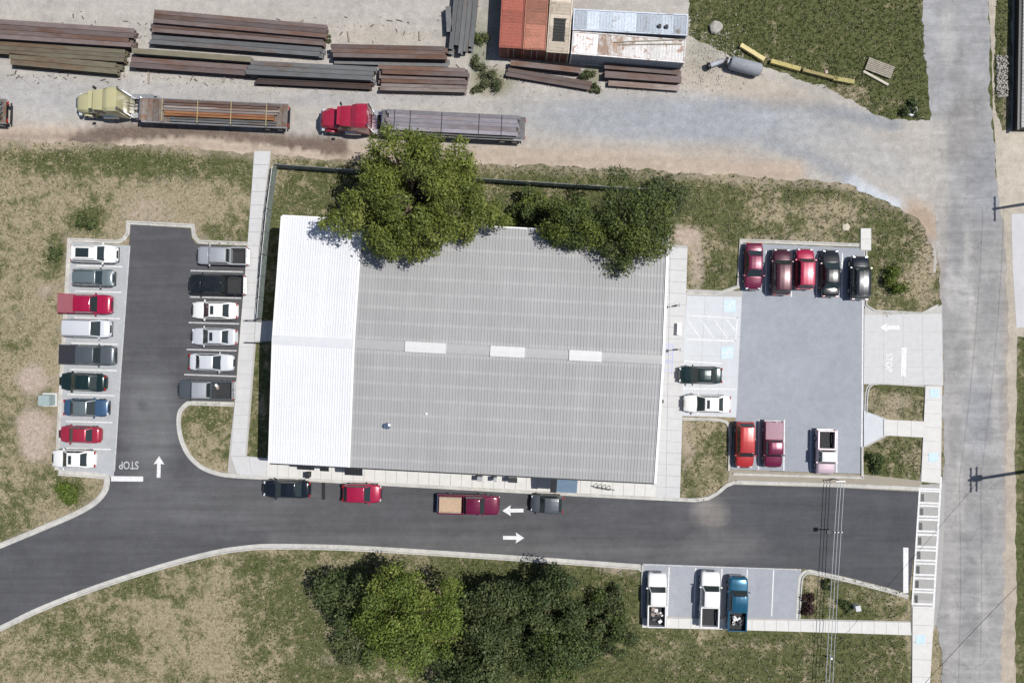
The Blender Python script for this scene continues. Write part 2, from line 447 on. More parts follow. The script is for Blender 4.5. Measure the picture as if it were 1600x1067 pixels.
def grass_cols(x, y):
    g = np.full(len(x), .42); b = np.zeros(len(x)); d = np.zeros(len(x))
    g = region_green(x, y)
    for cx, cy, rx, ry, dv in [(120, 250, 130, 22, .42), (300, 262, 110, 26, .40), (140, 338, 24, 20, .6), (90, 395, 18, 34, .38),
                               (40, 350, 40, 30, .12), (330, 300, 60, 26, -.1), (230, 300, 50, 30, -.08), (20, 560, 20, 60, .12), (105, 765, 28, 16, .55),
                               (20, 800, 40, 40, .15), (20, 470, 40, 60, -.08), (360, 370, 40, 30, .25), (440, 880, 60, 20, .15), (130, 1000, 90, 50, .30),
                               (200, 905, 60, 16, .28), (330, 880, 60, 14, .2), (250, 960, 60, 30, -.1), (60, 1000, 40, 30, -.05), (410, 980, 60, 60, .10),
                               (330, 1000, 50, 40, -.05), (1120, 700, 22, 30, .2), (1080, 740, 18, 30, .15), (1250, 330, 120, 16, -.22), (1130, 330, 80, 30, .12),
                               (1230, 300, 90, 14, .15), (1400, 380, 40, 40, .15), (1440, 440, 22, 40, -.28), (1395, 465, 60, 12, -.2), (1300, 380, 80, 10, -.15),
                               (1100, 430, 20, 30, .2), (1330, 960, 50, 12, .2), (1275, 905, 20, 16, -.3), (1380, 725, 40, 26, .25), (1180, 1010, 120, 14, -.1),
                               (1300, 150, 60, 14, -.3), (1400, 165, 24, 14, -.1), (340, 680, 30, 22, -.15), (310, 645, 30, 16, .2), (1402, 598, 50, 8, .6),
                               (500, 880, 50, 12, -.3), (680, 872, 160, 8, -.1), (985, 950, 26, 60, -.05), (1440, 628, 10, 30, .4)]:
        g += dv * blob(x, y, cx, cy, rx, ry)
    for cx, cy, rx, ry, v in [(50, 592, 26, 22, 1), (52, 665, 28, 26, 1), (55, 700, 24, 22, .95), (50, 640, 14, 60, .4), (1072, 370, 26, 16, 1), (1088, 405, 10, 30, .8),
                              (1090, 440, 14, 18, .7), (72, 452, 18, 14, .7), (230, 325, 40, 22, .45), (270, 285, 50, 20, .3), (1165, 455, 30, 5, .4), (1250, 372, 90, 5, .8), (1074, 690, 9, 60, .75), (1090, 765, 14, 8, .5),
                              (955, 886, 38, 6, .9), (985, 893, 16, 10, .6), (1120, 975, 100, 5, .5), (530, 1030, 50, 8, .6), (1335, 905, 80, 7, .45), (1280, 910, 26, 14, .35), (1400, 628, 30, 16, .45), (100, 370, 10, 10, .5), (30, 500, 30, 12, .35),
                              (1200, 470, 60, 4, .5), (240, 343, 60, 4, .8), (1456, 400, 8, 50, .6), (1578, 400, 14, 400, .6), (1105, 62, 30, 20, .3), (330, 350, 60, 30, .12), (92, 800, 120, 10, .25)]:
        b = np.maximum(b, v * blob(x, y, cx, cy, rx, ry))
    # bare strip behind the kerbs
    for pth, wd, v in [([(0, 980), (60, 955), (150, 922), (250, 889), (330, 868), (420, 860), (560, 862), (740, 874), (1000, 892)], 7, .42),
                       ([(0, 848), (60, 824), (120, 797), (160, 765)], 8, .45), ([(108, 375), (96, 560), (85, 730)], 9, .55), ([(200, 342), (300, 347), (305, 375), (386, 380)], 7, .6),
                       ([(120, 372), (200, 366)], 6, .5)]:
        b = np.maximum(b, v * np.clip(1.4 - pathd(x, y, pth) / wd, 0, 1))
    # fringe beside the yard
    b = np.maximum(b, .55 * np.clip(1.5 - pathd(x, y, [(0, 222), (200, 226), (400, 242), (750, 258), (1100, 274), (1330, 290)]) / 11, 0, 1))
    b = np.maximum(b, .6 * np.clip(1.4 - pathd(x, y, [(1330, 290), (1400, 328), (1445, 360), (1462, 420)]) / 9, 0, 1))
    return np.stack([np.clip(g, 0, 1.3), b, d], 1)
grass_sharp = grass_cols
def grass_cols(x, y):
    out = 0
    for k in range(6):
        a = k * 1.047 + .4; out = out + grass_sharp(x + 9 * math.cos(a) + rng.uniform(-7, 7, len(x)), y + 9 * math.sin(a) + rng.uniform(-7, 7, len(x)))
    return out / 6

xs = np.arange(-62, 62.01, .4); ys = np.arange(-46, 46.01, .4)
X, Y = np.meshgrid(xs, ys); nx, ny = len(xs), len(ys)
V = np.stack([X.ravel(), Y.ravel(), np.zeros(X.size)], 1)
I = np.arange(nx * ny).reshape(ny, nx)
Q = np.stack([I[:-1, :-1].ravel(), I[:-1, 1:].ravel(), I[1:, 1:].ravel(), I[1:, :-1].ravel()], 1)
# far skirt, so the ground goes on to the horizon
c0 = [I[0, 0], I[0, -1], I[-1, -1], I[-1, 0]]; far = np.array([(-500, -500, 0), (500, -500, 0), (500, 500, 0), (-500, 500, 0)], float)
V = np.concatenate([V, far]); b0 = nx * ny
skirt = np.array([[b0, b0 + 1, c0[1], c0[0]], [b0 + 1, b0 + 2, c0[2], c0[1]], [b0 + 2, b0 + 3, c0[3], c0[2]], [b0 + 3, b0, c0[0], c0[3]]])
Q = np.concatenate([Q, skirt])
gme = np_mesh('ground', V, Q, grass_cols(V[:, 0] * PPM + 800, 533.5 - V[:, 1] * PPM))
tag(finish('ground', gme, M['grass']), kind='structure')

# ---- gravel yard
def yard_cols(x, y):
    x = x + rng.uniform(-3, 3, len(x)); y = y + rng.uniform(-3, 3, len(x))
    c = np.tile(np.array((.385, .362, .335)), (len(x), 1))
    c = lerpc(c, .75 * np.maximum(blob(x, y, 120, 150, 260, 26, .03), blob(x, y, 560, 155, 160, 12)), (.35, .345, .35))
    c = lerpc(c, .95 * blob(x, y, 1060, 188, 250, 36, .03), (.29, .305, .335))
    c = lerpc(c, .5 * blob(x, y, 1330, 235, 110, 30, .35), (.33, .335, .345))
    c = lerpc(c, .85 * np.clip(1.3 - pathd(x, y, [(1130, 158), (1240, 162), (1320, 178), (1400, 196)]) / 13, 0, 1), (.235, .25, .275))
    c = lerpc(c, .8 * np.clip(1.3 - pathd(x, y, [(1200, 222), (1260, 240), (1320, 275)]) / 14, 0, 1), (.25, .265, .29))
    c = lerpc(c, .8 * np.clip(1.3 - pathd(x, y, [(1330, 285), (1370, 308), (1400, 325)]) / 13, 0, 1), (.46, .50, .56))
    c = lerpc(c, .9 * blob(x, y, 1440, 345, 22, 34, -.6), (.36, .27, .20))
    south = [(-60, 212), (100, 214), (250, 222), (400, 232), (520, 240), (750, 246), (960, 252), (1100, 262), (1240, 270)]
    c = lerpc(c, .9 * np.clip(1.5 - pathd(x, y, south) / 17, 0, 1), (.415, .33, .26))
    c = lerpc(c, .55 * np.clip(1.3 - pathd(x, y, [(560, 225), (760, 238), (960, 240), (1150, 245)]) / 22, 0, 1), (.37, .315, .265))
    brown = [(120, 222), (150, 212), (180, 208), (250, 206), (330, 210), (420, 222), (530, 230)]
    c = lerpc(c, 1.0 * np.clip(1.7 - pathd(x, y, brown) / 12, 0, 1), (.145, .108, .088))
    c = lerpc(c, .9 * np.clip(1.4 - pathd(x, y, [(190, 226), (300, 218), (390, 228), (500, 243)]) / 5, 0, 1), (.46, .38, .31))
    c = lerpc(c, .5 * blob(x, y, 60, 215, 90, 6), (.21, .165, .14))
    c = lerpc(c, .7 * blob(x, y, 1140, 130, 130, 22, .2), (.40, .345, .285))
    c = lerpc(c, .6 * blob(x, y, 1095, 85, 30, 30), (.30, .28, .225))
    c = lerpc(c, .8 * blob(x, y, 768, 128, 34, 20), (.20, .19, .11))
    c = lerpc(c, .7 * blob(x, y, 925, 115, 14, 24), (.17, .17, .09))
    c = lerpc(c, .55 * blob(x, y, 750, 80, 16, 50), (.10, .12, .05))
    c = lerpc(c, .3 * blob(x, y, 780, 25, 20, 60), (.10, .12, .05))
    c = lerpc(c, .4 * blob(x, y, 570, 45, 60, 16), (.42, .38, .33))
    c = lerpc(c, .35 * blob(x, y, 600, 60, 80, 10), (.42, .36, .28))
    return c
south_edge = [(1462, 430), (1456, 380), (1440, 350), (1405, 326), (1360, 303), (1325, 288), (1250, 281), (1100, 272), (960, 263), (750, 256), (520, 250), (400, 240), (250, 227), (100, 222), (-90, 215)]
yard_pts = [(-90, -120), (1076, -120), (1076, 55), (1100, 66), (1150, 92), (1220, 112), (1290, 138), (1345, 166), (1390, 186), (1455, 190), (1478, 300)] + south_edge
sheet('gravel_yard', ragged(yard_pts, 3.2, 5, 3), .012, M['yard'], yard_cols, 6)

# ---- old road on the east, its shoulder
def road_cols(x, y):
    c = np.tile(np.array((.29, .285, .285)), (len(x), 1))
    c = lerpc(c, .7 * np.clip((330 - y) / 120, 0, 1), (.30, .305, .318))
    c = lerpc(c, .75 * blob(x, y, 1538, 290, 26, 75), (.235, .24, .26))
    c = lerpc(c, .7 * blob(x, y, 1500, 200, 34, 60, .3), (.25, .24, .235))
    c = lerpc(c, .6 * blob(x, y, 1490, 380, 18, 60, .1), (.225, .225, .235))
    c = lerpc(c, .65 * blob(x, y, 1530, 650, 22, 60), (.26, .27, .295))
    c = lerpc(c, .55 * blob(x, y, 1510, 490, 16, 80), (.36, .355, .35))
    c = lerpc(c, .5 * np.clip(1.3 - np.abs(x - 1486) / 11, 0, 1) * np.clip((y - 560) / 60, 0, 1), (.35, .34, .325))
    c = lerpc(c, .5 * blob(x, y, 1520, 900, 20, 90), (.25, .25, .262))
    c = lerpc(c, .5 * blob(x, y, 1468, 430, 6, 70), (.30, .25, .22))
    c = lerpc(c, np.clip(1.7 - (x - 1452) / 22, 0, 1) * np.clip((y - 175) / 25, 0, 1) * np.clip((430 - y) / 50, 0, 1) * .95, (.375, .355, .33))
    for q in ((1525, 420, 8, 40), (1500, 560, 10, 22), (1548, 470, 9, 50), (1492, 690, 8, 40), (1540, 820, 9, 30), (1500, 120, 10, 50), (1530, 160, 8, 34), (1515, 980, 12, 26)): c = lerpc(c, .55 * blob(x, y, *q, .05, .5), (.225, .222, .225))
    for q in ((1518, 520, 5, 60), (1485, 450, 7, 30), (1555, 620, 6, 50), (1500, 770, 6, 50), (1535, 930, 6, 60), (1480, 60, 10, 40), (1512, 395, 5, 30)): c = lerpc(c, .55 * blob(x, y, *q, -.04, .5), (.40, .39, .375))
    c = lerpc(c, .7 * np.clip(1.2 - (1575 - x) / 9, 0, 1) * (y > 330), (.33, .285, .24))
    return c
road_pts = [(1438, -120), (1442, 32), (1448, 120), (1455, 200), (1462, 300), (1464, 400), (1470, 480), (1474, 600), (1474, 700), (1470, 800), (1465, 900), (1462, 970), (1472, 1034), (1476, 1180),
            (1566, 1180), (1564, 1034), (1570, 900), (1573, 700), (1575, 520), (1572, 400), (1560, 300), (1550, 200), (1545, 100), (1548, -120)]
def shoulder_cols(x, y):
    c = np.tile(np.array((.40, .36, .30)), (len(x), 1))
    c = lerpc(c, .8 * blob(x, y, 1590, 270, 30, 60), (.44, .40, .34))
    c = lerpc(c, .5 * np.clip((y - 600) / 200, 0, 1), (.33, .27, .225))
    return c
sheet('road_shoulder', ragged([(1540, -120), (1562, -120), (1552, 110), (1556, 170), (1566, 205), (1580, 200), (1582, -120), (1700, -120), (1700, 540), (1590, 525), (1586, 700), (1588, 900), (1584, 1180), (1555, 1180), (1560, 700), (1562, 420)], 1.6, 6, 5), .012, M['yard'], shoulder_cols, 12)
sheet('road', ragged(road_pts, 2.6, 5, 9), .020, M['road'], lambda x, y: road_cols(x + rng.uniform(-2, 2, len(x)), y), 6)

# ---- drive and car parks
def drive_cols(x, y):
    c = np.tile(np.array((.080, .081, .089)), (len(x), 1))
    c = lerpc(c, .9 * blob(x, y, 235, 660, 40, 90), (.135, .137, .142))
    c = lerpc(c, .6 * blob(x, y, 330, 790, 220, 40, .0), (.115, .116, .12))
    c = lerpc(c, .65 * np.clip((500 - y) / 120, 0, 1) * (x < 400), (.080, .08, .088))
    c = lerpc(c, .8 * np.clip(1.3 - np.abs(y - (842 + (x - 420) * .034)) / 16, 0, 1) * (x > 420), (.118, .118, .122))
    c = lerpc(c, .7 * np.clip(1.3 - np.abs(y - (815 + (x - 420) * .034)) / 5, 0, 1) * (x > 380) * (x < 1000), (.095, .095, .10))
    c = lerpc(c, .75 * np.clip((x - 1130) / 60, 0, 1), (.066, .068, .078))
    c = lerpc(c, .8 * blob(x, y, 1110, 800, 26, 22, .8), (.24, .22, .205))
    c = lerpc(c, .5 * blob(x, y, 1130, 850, 60, 18), (.145, .14, .14))
    c = lerpc(c, .6 * blob(x, y, 196, 600, 6, 60), (.095, .095, .10))
    for q in ((223, 630), (275, 420), (205, 610)): c = lerpc(c, .6 * blob(x, y, q[0], q[1], 6, 6), (.05, .05, .055))
    return c
low_edge = smoothpath([(-60, 1003), (0, 977), (60, 948), (150, 913), (250, 881), (330, 860), (380, 852), (430, 849), (560, 852), (740, 863), (860, 871), (1000, 881)], step=14)
up_left = smoothpath([(-60, 882), (0, 857), (70, 828), (125, 804), (155, 785), (170, 765), (172, 748)], step=8)
isl_edge = smoothpath([(292, 627), (279, 640), (276, 662), (281, 690), (294, 715), (316, 734), (345, 744), (375, 747)], step=7)
drive = up_left + [(178, 742), (190, 560), (204, 351), (298, 357), (300, 372), (306, 381), (388, 386), (376, 500), (366, 627)] + isl_edge + \
    [(480, 751), (680, 762), (900, 774), (1062, 782), (1085, 783), (1105, 780), (1120, 772), (1134, 760), (1150, 754), (1300, 759), (1437, 765), (1430, 850), (1420, 928), (1390, 918), (1320, 900), (1262, 889), (1250, 888)] + low_edge[::-1]
DR = sheet('drive', drive, .028, M['asphalt'], drive_cols, 12)
LOT = sheet('car_park', [(1160, 380), (1350, 388), (1349, 740), (1142, 733), (1150, 640), (1156, 470)], .026, M['lot'], const((.295, .315, .355)), 16)
LOT2 = sheet('roadside_car_park', [(1004, 880), (1252, 889), (1243, 966), (1003, 962)], .030, M['lot'], const((.31, .325, .36)), 16)
STL = sheet('staff_car_park', [(112, 378), (204, 384), (190, 565), (178, 745), (92, 735)], .032, M['lot'], const((.37, .385, .405)), 16)

# ---- slabs (each poured slab a part of the paving it belongs to)
def quad_slabs(parent, name, A, B, C, D, nu, nv, z, th, mat, gap=.4, skip=None):
    """grid of slabs between plan corners A,B (first edge) and D,C (opposite edge)"""
    def P_(u, v): return tuple((A[a] * (1 - u) + B[a] * u) * (1 - v) + (D[a] * (1 - u) + C[a] * u) * v for a in (0, 1))
    L1 = math.hypot(B[0] - A[0], B[1] - A[1]); L2 = math.hypot(D[0] - A[0], D[1] - A[1])
    gu = gap / 2 / max(L1, 1); gv = gap / 2 / max(L2, 1)
    for i in range(nu):
        for j in range(nv):
            if skip and skip(i, j): continue
            q = [P_(i / nu + gu, j / nv + gv), P_((i + 1) / nu - gu, j / nv + gv), P_((i + 1) / nu - gu, (j + 1) / nv - gv), P_(i / nu + gu, (j + 1) / nv - gv)]
            q = [W(*p) for p in q]
            mb = MB(); mb.prism(q, z - th, z + random.uniform(-.003, .003))
            mb.build(name, mat, parent)

def struct(name, kind='structure'):
    o = bpy.data.objects.new(name, None); COL.objects.link(o); o['kind'] = kind; return o

bedc = (.40, .39, .375)
def bed(name, pts, z=.034):
    return sheet(name, pts, z, M['concrete'], const(bedc), 20)

ww = bed('west_walk', [(397, 236), (424, 236), (410, 380), (403, 500), (392, 640), (386, 712), (420, 716), (418, 749), (355, 745), (360, 690), (369, 610), (377, 500), (388, 384)])
quad_slabs(ww, 'slab', (398, 237), (423, 237), (405, 384), (387, 384), 1, 7, .12, .1, M['slab'])
quad_slabs(ww, 'slab', (387, 384), (405, 384), (400, 500), (377, 500), 1, 6, .12, .1, M['slab'])
quad_slabs(ww, 'slab', (377, 500), (400, 500), (384, 712), (361, 712), 1, 10, .12, .1, M['slab'])
quad_slabs(ww, 'slab', (361, 712), (418, 715), (417, 746), (372, 744), 2, 1, .12, .1, M['slab'])
lw = bed('west_landing', [(400, 500), (440, 501), (438, 533), (398, 535)], .036)
quad_slabs(lw, 'slab', (400, 501), (440, 502), (438, 532), (398, 533), 2, 1, .124, .1, M['slab'])
sw = bed('south_walk', [(417, 716), (550, 715), (1027, 735), (1040, 779), (700, 762), (417, 749)], .038)
quad_slabs(sw, 'slab', (418, 712), (1026, 742), (1024, 776), (417, 746), 36, 1, .12, .1, M['slab_light'])
ew = bed('east_walk', [(1020, 380), (1074, 384), (1062, 781), (1018, 778)], .040)
quad_slabs(ew, 'slab', (1020, 385), (1074, 388), (1062, 779), (1018, 777), 2, 22, .12, .1, M['slab'])
st = bed('accessible_stalls', [(1072, 452), (1160, 455), (1150, 652), (1060, 650)], .042)
quad_slabs(st, 'slab', (1073, 462), (1159, 464), (1150, 652), (1062, 649), 3, 6, .052, .02, M['stall'], .4)
ap = bed('entrance_apron', [(1350, 482), (1362, 485), (1376, 492), (1445, 488), (1472, 478), (1474, 602), (1350, 600)], .043)
quad_slabs(ap, 'slab', (1350, 492), (1471, 490), (1473, 602), (1349, 600), 4, 4, .053, .02, M['slab'], .4)
ab = sheet('apron_mouth', [(1351, 478), (1364, 482), (1380, 490), (1440, 490), (1452, 486), (1471, 476), (1471, 494), (1351, 494)], .050, M['concrete'], const((.44, .43, .41)), 12)
rw = bed('roadside_walk', [(1444, 602), (1472, 602), (1470, 755), (1436, 752), (1444, 700)], .044)
quad_slabs(rw, 'slab', (1445, 603), (1471, 603), (1469, 755), (1438, 752), 1, 7, .12, .09, M['slab_light'])
cw = bed('crossing_walk', [(1349, 645), (1360, 645), (1392, 656), (1445, 658), (1445, 684), (1388, 680), (1354, 698), (1349, 698)], .045)
quad_slabs(cw, 'slab', (1380, 655), (1444, 658), (1444, 683), (1380, 680), 3, 1, .12, .09, M['slab_light'])
mb = MB(); mb.prism([W(*p) for p in ((1349, 641), (1379, 654), (1379, 681), (1349, 697))], .05, .12); mb.build('slab', M['stall'], cw)
bw = bed('south_stall_walk', [(1003, 962), (1243, 966), (1422, 970), (1424, 992), (1240, 985), (1003, 980)], .046)
quad_slabs(bw, 'slab', (1003, 964), (1422, 971), (1422, 991), (1003, 979), 22, 1, .12, .09, M['slab_light'])
cn = bed('corner_walk', [(1424, 935), (1462, 938), (1450, 1040), (1452, 1120), (1424, 1120)], .047)
quad_slabs(cn, 'slab', (1425, 948), (1459, 950), (1450, 1110), (1424, 1110), 1, 6, .11, .08, M['slab_light'])
nw = bed('north_walk', [(1344, 357), (1361, 357), (1361, 392), (1343, 392)], .048)
quad_slabs(nw, 'slab', (1344, 357), (1360, 357), (1360, 391), (1344, 391), 1, 2, .12, .09, M['slab_light'])
cr = sheet('crossing_pavement', [(1437, 757), (1476, 755), (1474, 850), (1468, 940), (1462, 975), (1452, 1000), (1424, 945)], .034, M['concrete'], const((.35, .345, .335)), 12)
nb = sheet('neighbour_drive', [(1580, 335), (1700, 330), (1700, 505), (1588, 512), (1582, 420)], .024, M['concrete'], const((.50, .50, .52)), 20)
bl = sheet('lot_divider_strip', [(1140, 734), (1352, 741), (1440, 751), (1440, 768), (1300, 761), (1150, 757), (1136, 757)], .031, M['concrete'], const((.30, .27, .22)), 12)

# ---- kerbs
def kerb(name, pts, side, wpan=.40, wk=.17, hk=.15, col=(.47, .46, .435)):
    """pts run along the pavement edge; side +1: kerb rises to the left of travel in plan"""
    P3 = [Vector((*W(*p), 0)) for p in pts]; rings = []
    for i, p in enumerate(P3):
        a = P3[max(i - 1, 0)]; b = P3[min(i + 1, len(P3) - 1)]; t = (b - a).normalized()
        n = Vector((-t.y, t.x, 0)) * side
        # mitre
        if 0 < i < len(P3) - 1:
            t1 = (p - a).normalized(); t2 = (b - p).normalized(); n1 = Vector((-t1.y, t1.x, 0)) * side; n2 = Vector((-t2.y, t2.x, 0)) * side
            m_ = (n1 + n2); m_ = m_.normalized() if m_.length > 1e-6 else n; n = m_ / max(.5, m_.dot(n1))
        pr = [(0, -.02), (0, .050), (wpan, .042), (wpan + .03, hk), (wpan + wk - .02, hk), (wpan + wk, hk - .03), (wpan + wk, -.02)]
        rings.append([p + n * d + Vector((0, 0, z)) for d, z in pr])
    mb = MB(); mb.loft(rings, closed=True, caps=True)
    me = mb.mesh(name); co = len(me.vertices); set_col(me, np.tile(np.array(col), (co, 1)))
    o = finish(name, me, M['kerb']); o['kind'] = 'structure'; return o
kerb('kerb', low_edge + [(1006, 886)], -1)
kerb('kerb', up_left + [(168, 740), (150, 738), (92, 734)], 1)
kerb('kerb', isl_edge[::-1] + [(300, 626), (366, 628)], -1, .30)
kerb('kerb', [(372, 747), (480, 752), (680, 763), (900, 775), (1062, 783), (1085, 784), (1107, 781), (1122, 773), (1136, 761), (1150, 755)], 1, .25, .14, .13)
kerb('kerb', [(92, 734), (112, 378), (186, 381), (196, 376), (203, 366), (204, 351), (299, 356), (301, 371), (310, 381), (388, 384)], 1, .22, .17)
kerb('kerb', [(1145, 742), (1349, 748), (1349, 758)][:2], 1, .1, .16)
kerb('kerb', [(1349, 746), (1349, 698)], 1, .08, .2)
kerb('kerb', [(1150, 756), (1300, 760), (1437, 766)], 1, .25, .15)
kerb('kerb', [(1342, 386), (1160, 379), (1156, 450), (1120, 462), (1073, 460)], -1, .2, .16)
kerb('kerb', smoothpath([(1066, 652), (1125, 654), (1139, 662), (1143, 680), (1141, 735)], step=6), -1, .15, .15)
kerb('kerb', smoothpath([(1420, 929), (1390, 919), (1320, 901), (1265, 889)], step=10) + smoothpath([(1258, 890), (1249, 898), (1246, 915), (1243, 966)], step=6), 1, .3, .16)
kerb('kerb', [(1004, 963), (1005, 882)], 1, .05, .15)
kerb('kerb', smoothpath([(1443, 600), (1375, 596), (1358, 600), (1352, 612), (1350, 645)], step=6), 1, .15, .16)
kerb('kerb', [(1350, 392), (1350, 478), (1364, 488), (1440, 492), (1466, 479)], 1, .12, .16)

# ---- paint
def line(parent, a, b, wpx, z=.06, mat='white_paint', name='parking_line'):
    A = Vector(W(*a)); B = Vector(W(*b)); t = (B - A).normalized(); n = Vector((-t.y, t.x)) * (wpx / PPM / 2)
    mb = MB(); mb.prism([A - n, B - n, B + n, A + n], z - .004, z); return mb.build(name, M[mat], parent)
def arrow(parent, tail, tip, z=.06, mat='white_paint', w=3.6, head=12, hw=17):
    A = Vector(W(*tail)); B = Vector(W(*tip)); t = (B - A).normalized(); n = Vector((-t.y, t.x))
    w /= PPM; head /= PPM; hw /= PPM; C = B - t * head
    mb = MB(); mb.prism([A - n * w / 2 * 1.6, C - n * w / 2, C - n * w * .5, C + n * w * .5, C + n * w / 2 * 1.0, A + n * w / 2 * 1.6][:1] + [C - n * w * .8, C - n * hw / 2 - t * .08, B, C + n * hw / 2 - t * .08, C + n * w * .8, A + n * w * .8], z - .004, z)
    return mb.build('painted_arrow', M[mat], parent)
def text(parent, s, px, py, size, rz, z, mat='white_paint', sx=1.0, sy=1.0):
    cu = bpy.data.curves.new('t', 'FONT'); cu.body = s; cu.size = size; cu.align_x = 'CENTER'; cu.align_y = 'CENTER'; cu.offset = .012
    t = bpy.data.objects.new('t', cu); COL.objects.link(t); dg = bpy.context.evaluated_depsgraph_get()
    me = bpy.data.meshes.new_from_object(t.evaluated_get(dg)); bpy.data.objects.remove(t)
    x, y = W(px, py); o = finish('painted_lettering', me, M[mat], parent, loc=(x, y, z), rot=(0, 0, rz)); o.scale = (sx, sy, 1); return o
for a, b in (((120, 415), (192, 417)), ((118, 455), (190, 457)), ((116, 496), (188, 498)), ((112, 536), (186, 538)), ((110, 577), (183, 579)), ((106, 616), (180, 618)), ((104, 658), (176, 660)), ((102, 700), (174, 702))):
    line(STL, a, b, 1.8, .045, 'white_paint')
line(STL, (203, 386), (190, 565), 2.0, .045, 'faded_paint', 'edge_line'); line(STL, (190, 565), (179, 736), 2.0, .045, 'faded_paint', 'edge_line')
for a, b in (((298, 423), (380, 425)), ((297, 464), (377, 466)), ((295, 504), (374, 506)), ((292, 546), (370, 548)), ((288, 585), (369, 588))):
    line(DR, a, b, 2.2, .040, 'faded_paint')
line(DR, (174, 747.5), (224, 748), 8, .040, 'white_paint', 'stop_line')
arrow(DR, (248, 746), (249, 712), .040)
text(DR, 'STOP', 201.5, 726, .9, PI, .038, 'faded_paint', .95, 1.25)
arrow(DR, (818, 797), (785, 797.5), .040); arrow(DR, (786, 839.5), (819, 840), .040)
line(DR, (1415, 855), (1415, 926), 8, .040, 'white_paint', 'stop_line')
for x, y0, y1 in ((1197, 392, 462), (1237, 393, 464), (1276.5, 395, 466), (1316, 396, 468), (1186, 655, 733), (1225.5, 655, 735), (1267, 670, 737), (1308, 672, 738)):
    line(LOT, (x, y0), (x - 1, y1), 2, .040, 'white_paint')
line(LOT, (1348, 470), (1346, 738), 2.2, .040, 'white_paint', 'edge_line')
line(LOT, (1158, 456), (1150, 640), 2.4, .040, 'faded_paint', 'edge_line')
for x in (1045.5, 1087, 1128, 1167.5, 1208.5):
    line(LOT2, (x, 884 + (x - 1000) * .03), (x - 3, 962), 1.9, .042, 'white_paint')
line(LOT2, (1006, 881.5), (1252, 889.5), 1.6, .042, 'faded_paint', 'edge_line')
for a, b in (((1073, 493), (1152, 497)), ((1152, 496), (1149, 533)), ((1073, 530), (1150, 533)), ((1068, 564), (1127, 568)), ((1062, 607), (1148, 608))):
    line(st, a, b, 2.0, .060, 'white_paint')
for x in (1074, 1095, 1116, 1136):
    line(st, (x, 500), (min(x + 20, 1149), 500 + min(28, (1149 - x) * 1.35)), 1.8, .0605, 'white_paint', 'hatch_line')
def wheelchair(parent, px, py, s, rz, z):
    x, y = W(px, py); c, n = math.cos(rz), math.sin(rz)
    T = lambda u, v: (x + (u * c - v * n) * s, y + (u * n + v * c) * s)
    mb = MB(); mb.prism([T(-.5, -.5), T(.5, -.5), T(.5, .5), T(-.5, .5)], z - .003, z); pad = mb.build('blue_square', M['blue_paint'], parent)
    mb = MB(); k = 18
    for i in range(k):
        a0 = math.radians(100 + 250 * i / k); a1 = math.radians(100 + 250 * (i + 1) / k)
        mb.prism([T(.21 * math.cos(a0) - .03, .21 * math.sin(a0) - .12), T(.27 * math.cos(a0) - .03, .27 * math.sin(a0) - .12), T(.27 * math.cos(a1) - .03, .27 * math.sin(a1) - .12), T(.21 * math.cos(a1) - .03, .21 * math.sin(a1) - .12)], z - .001, z + .004)
    mb.prism([T(-.06 + .07 * math.cos(q * PI / 4), .38 + .07 * math.sin(q * PI / 4)) for q in range(8)], z - .001, z + .004)
    mb.prism([T(-.1, -.04), T(-.02, -.04), T(-.02, .29), T(-.1, .29)], z - .001, z + .004)
    mb.prism([T(-.1, -.1), T(.2, -.1), T(.2, -.035), T(-.1, -.035)], z - .001, z + .0045)
    mb.prism([T(-.02, .1), T(.16, .1), T(.16, .15), T(-.02, .15)], z - .001, z + .0045)
    mb.prism([T(.14, -.06), T(.2, -.035), T(.33, -.33), T(.27, -.36)], z - .001, z + .005)
    mb.build('wheelchair_symbol', M['white_paint'], pad)
wheelchair(st, 1140, 478, 1.25, PI / 2, .060); wheelchair(st, 1136, 551, 1.25, PI / 2, .060)
arrow(ap, (1405, 512), (1374, 511.5), .062, 'white_paint', 3.6, 11, 15)
line(ap, (1412, 543), (1411, 588), 8, .062, 'white_paint', 'stop_line')
text(ap, 'STOP', 1388, 566.5, .85, -PI / 2, .060, 'white_paint', .95, 1.15)
line(cr, (1437, 760), (1425, 944), 2.6, .050, 'white_paint', 'crossing_edge'); line(cr, (1470, 745), (1456, 986), 3.2, .050, 'white_paint', 'crossing_edge')
for k, y in enumerate((763, 766.5, 785, 789.5, 806, 811, 829, 834.5, 853.5, 858.5, 874.5, 879.5, 897, 902.5, 919.5, 924, 942.5, 948.5)):
    t = (y - 760) / 190; line(cr, (1438 - 12 * t, y), (1469 - 13 * t, y + 1), 2.8, .0515, 'white_paint', 'crossing_bar')
for k in range(8):
    y = 775 + k * 22.6; t = (y - 760) / 190; line(cr, (1442 - 12 * t, y - 4), (1442 - 12 * t, y + 8), 5, .049, 'dark_metal', 'asphalt_patch')
for px, py, par, zz in ((1459, 614, rw, .126), (1457, 714, rw, .126), (1437, 998, cn, .118)):
    mb = MB(); x, y = W(px, py); mb.box(x, y, zz, .95, .95, .02)
    for i in range(7):
        for j in range(7): mb.box(x - .39 + .13 * i, y - .39 + .13 * j, zz + .015, .05, .05, .012)
    mb.build('tactile_pad', M['blue_paint'], par)
for y in (538, 543, 553, 563, 567, 578): line(ew, (1039 - (y - 538) * .05, y), (1052 - (y - 538) * .05, y), 1.5, .128, 'violet_paint', 'blue_marking')
line(ew, (1052, 538), (1049, 585), 1.2, .1285, 'violet_paint', 'blue_marking')

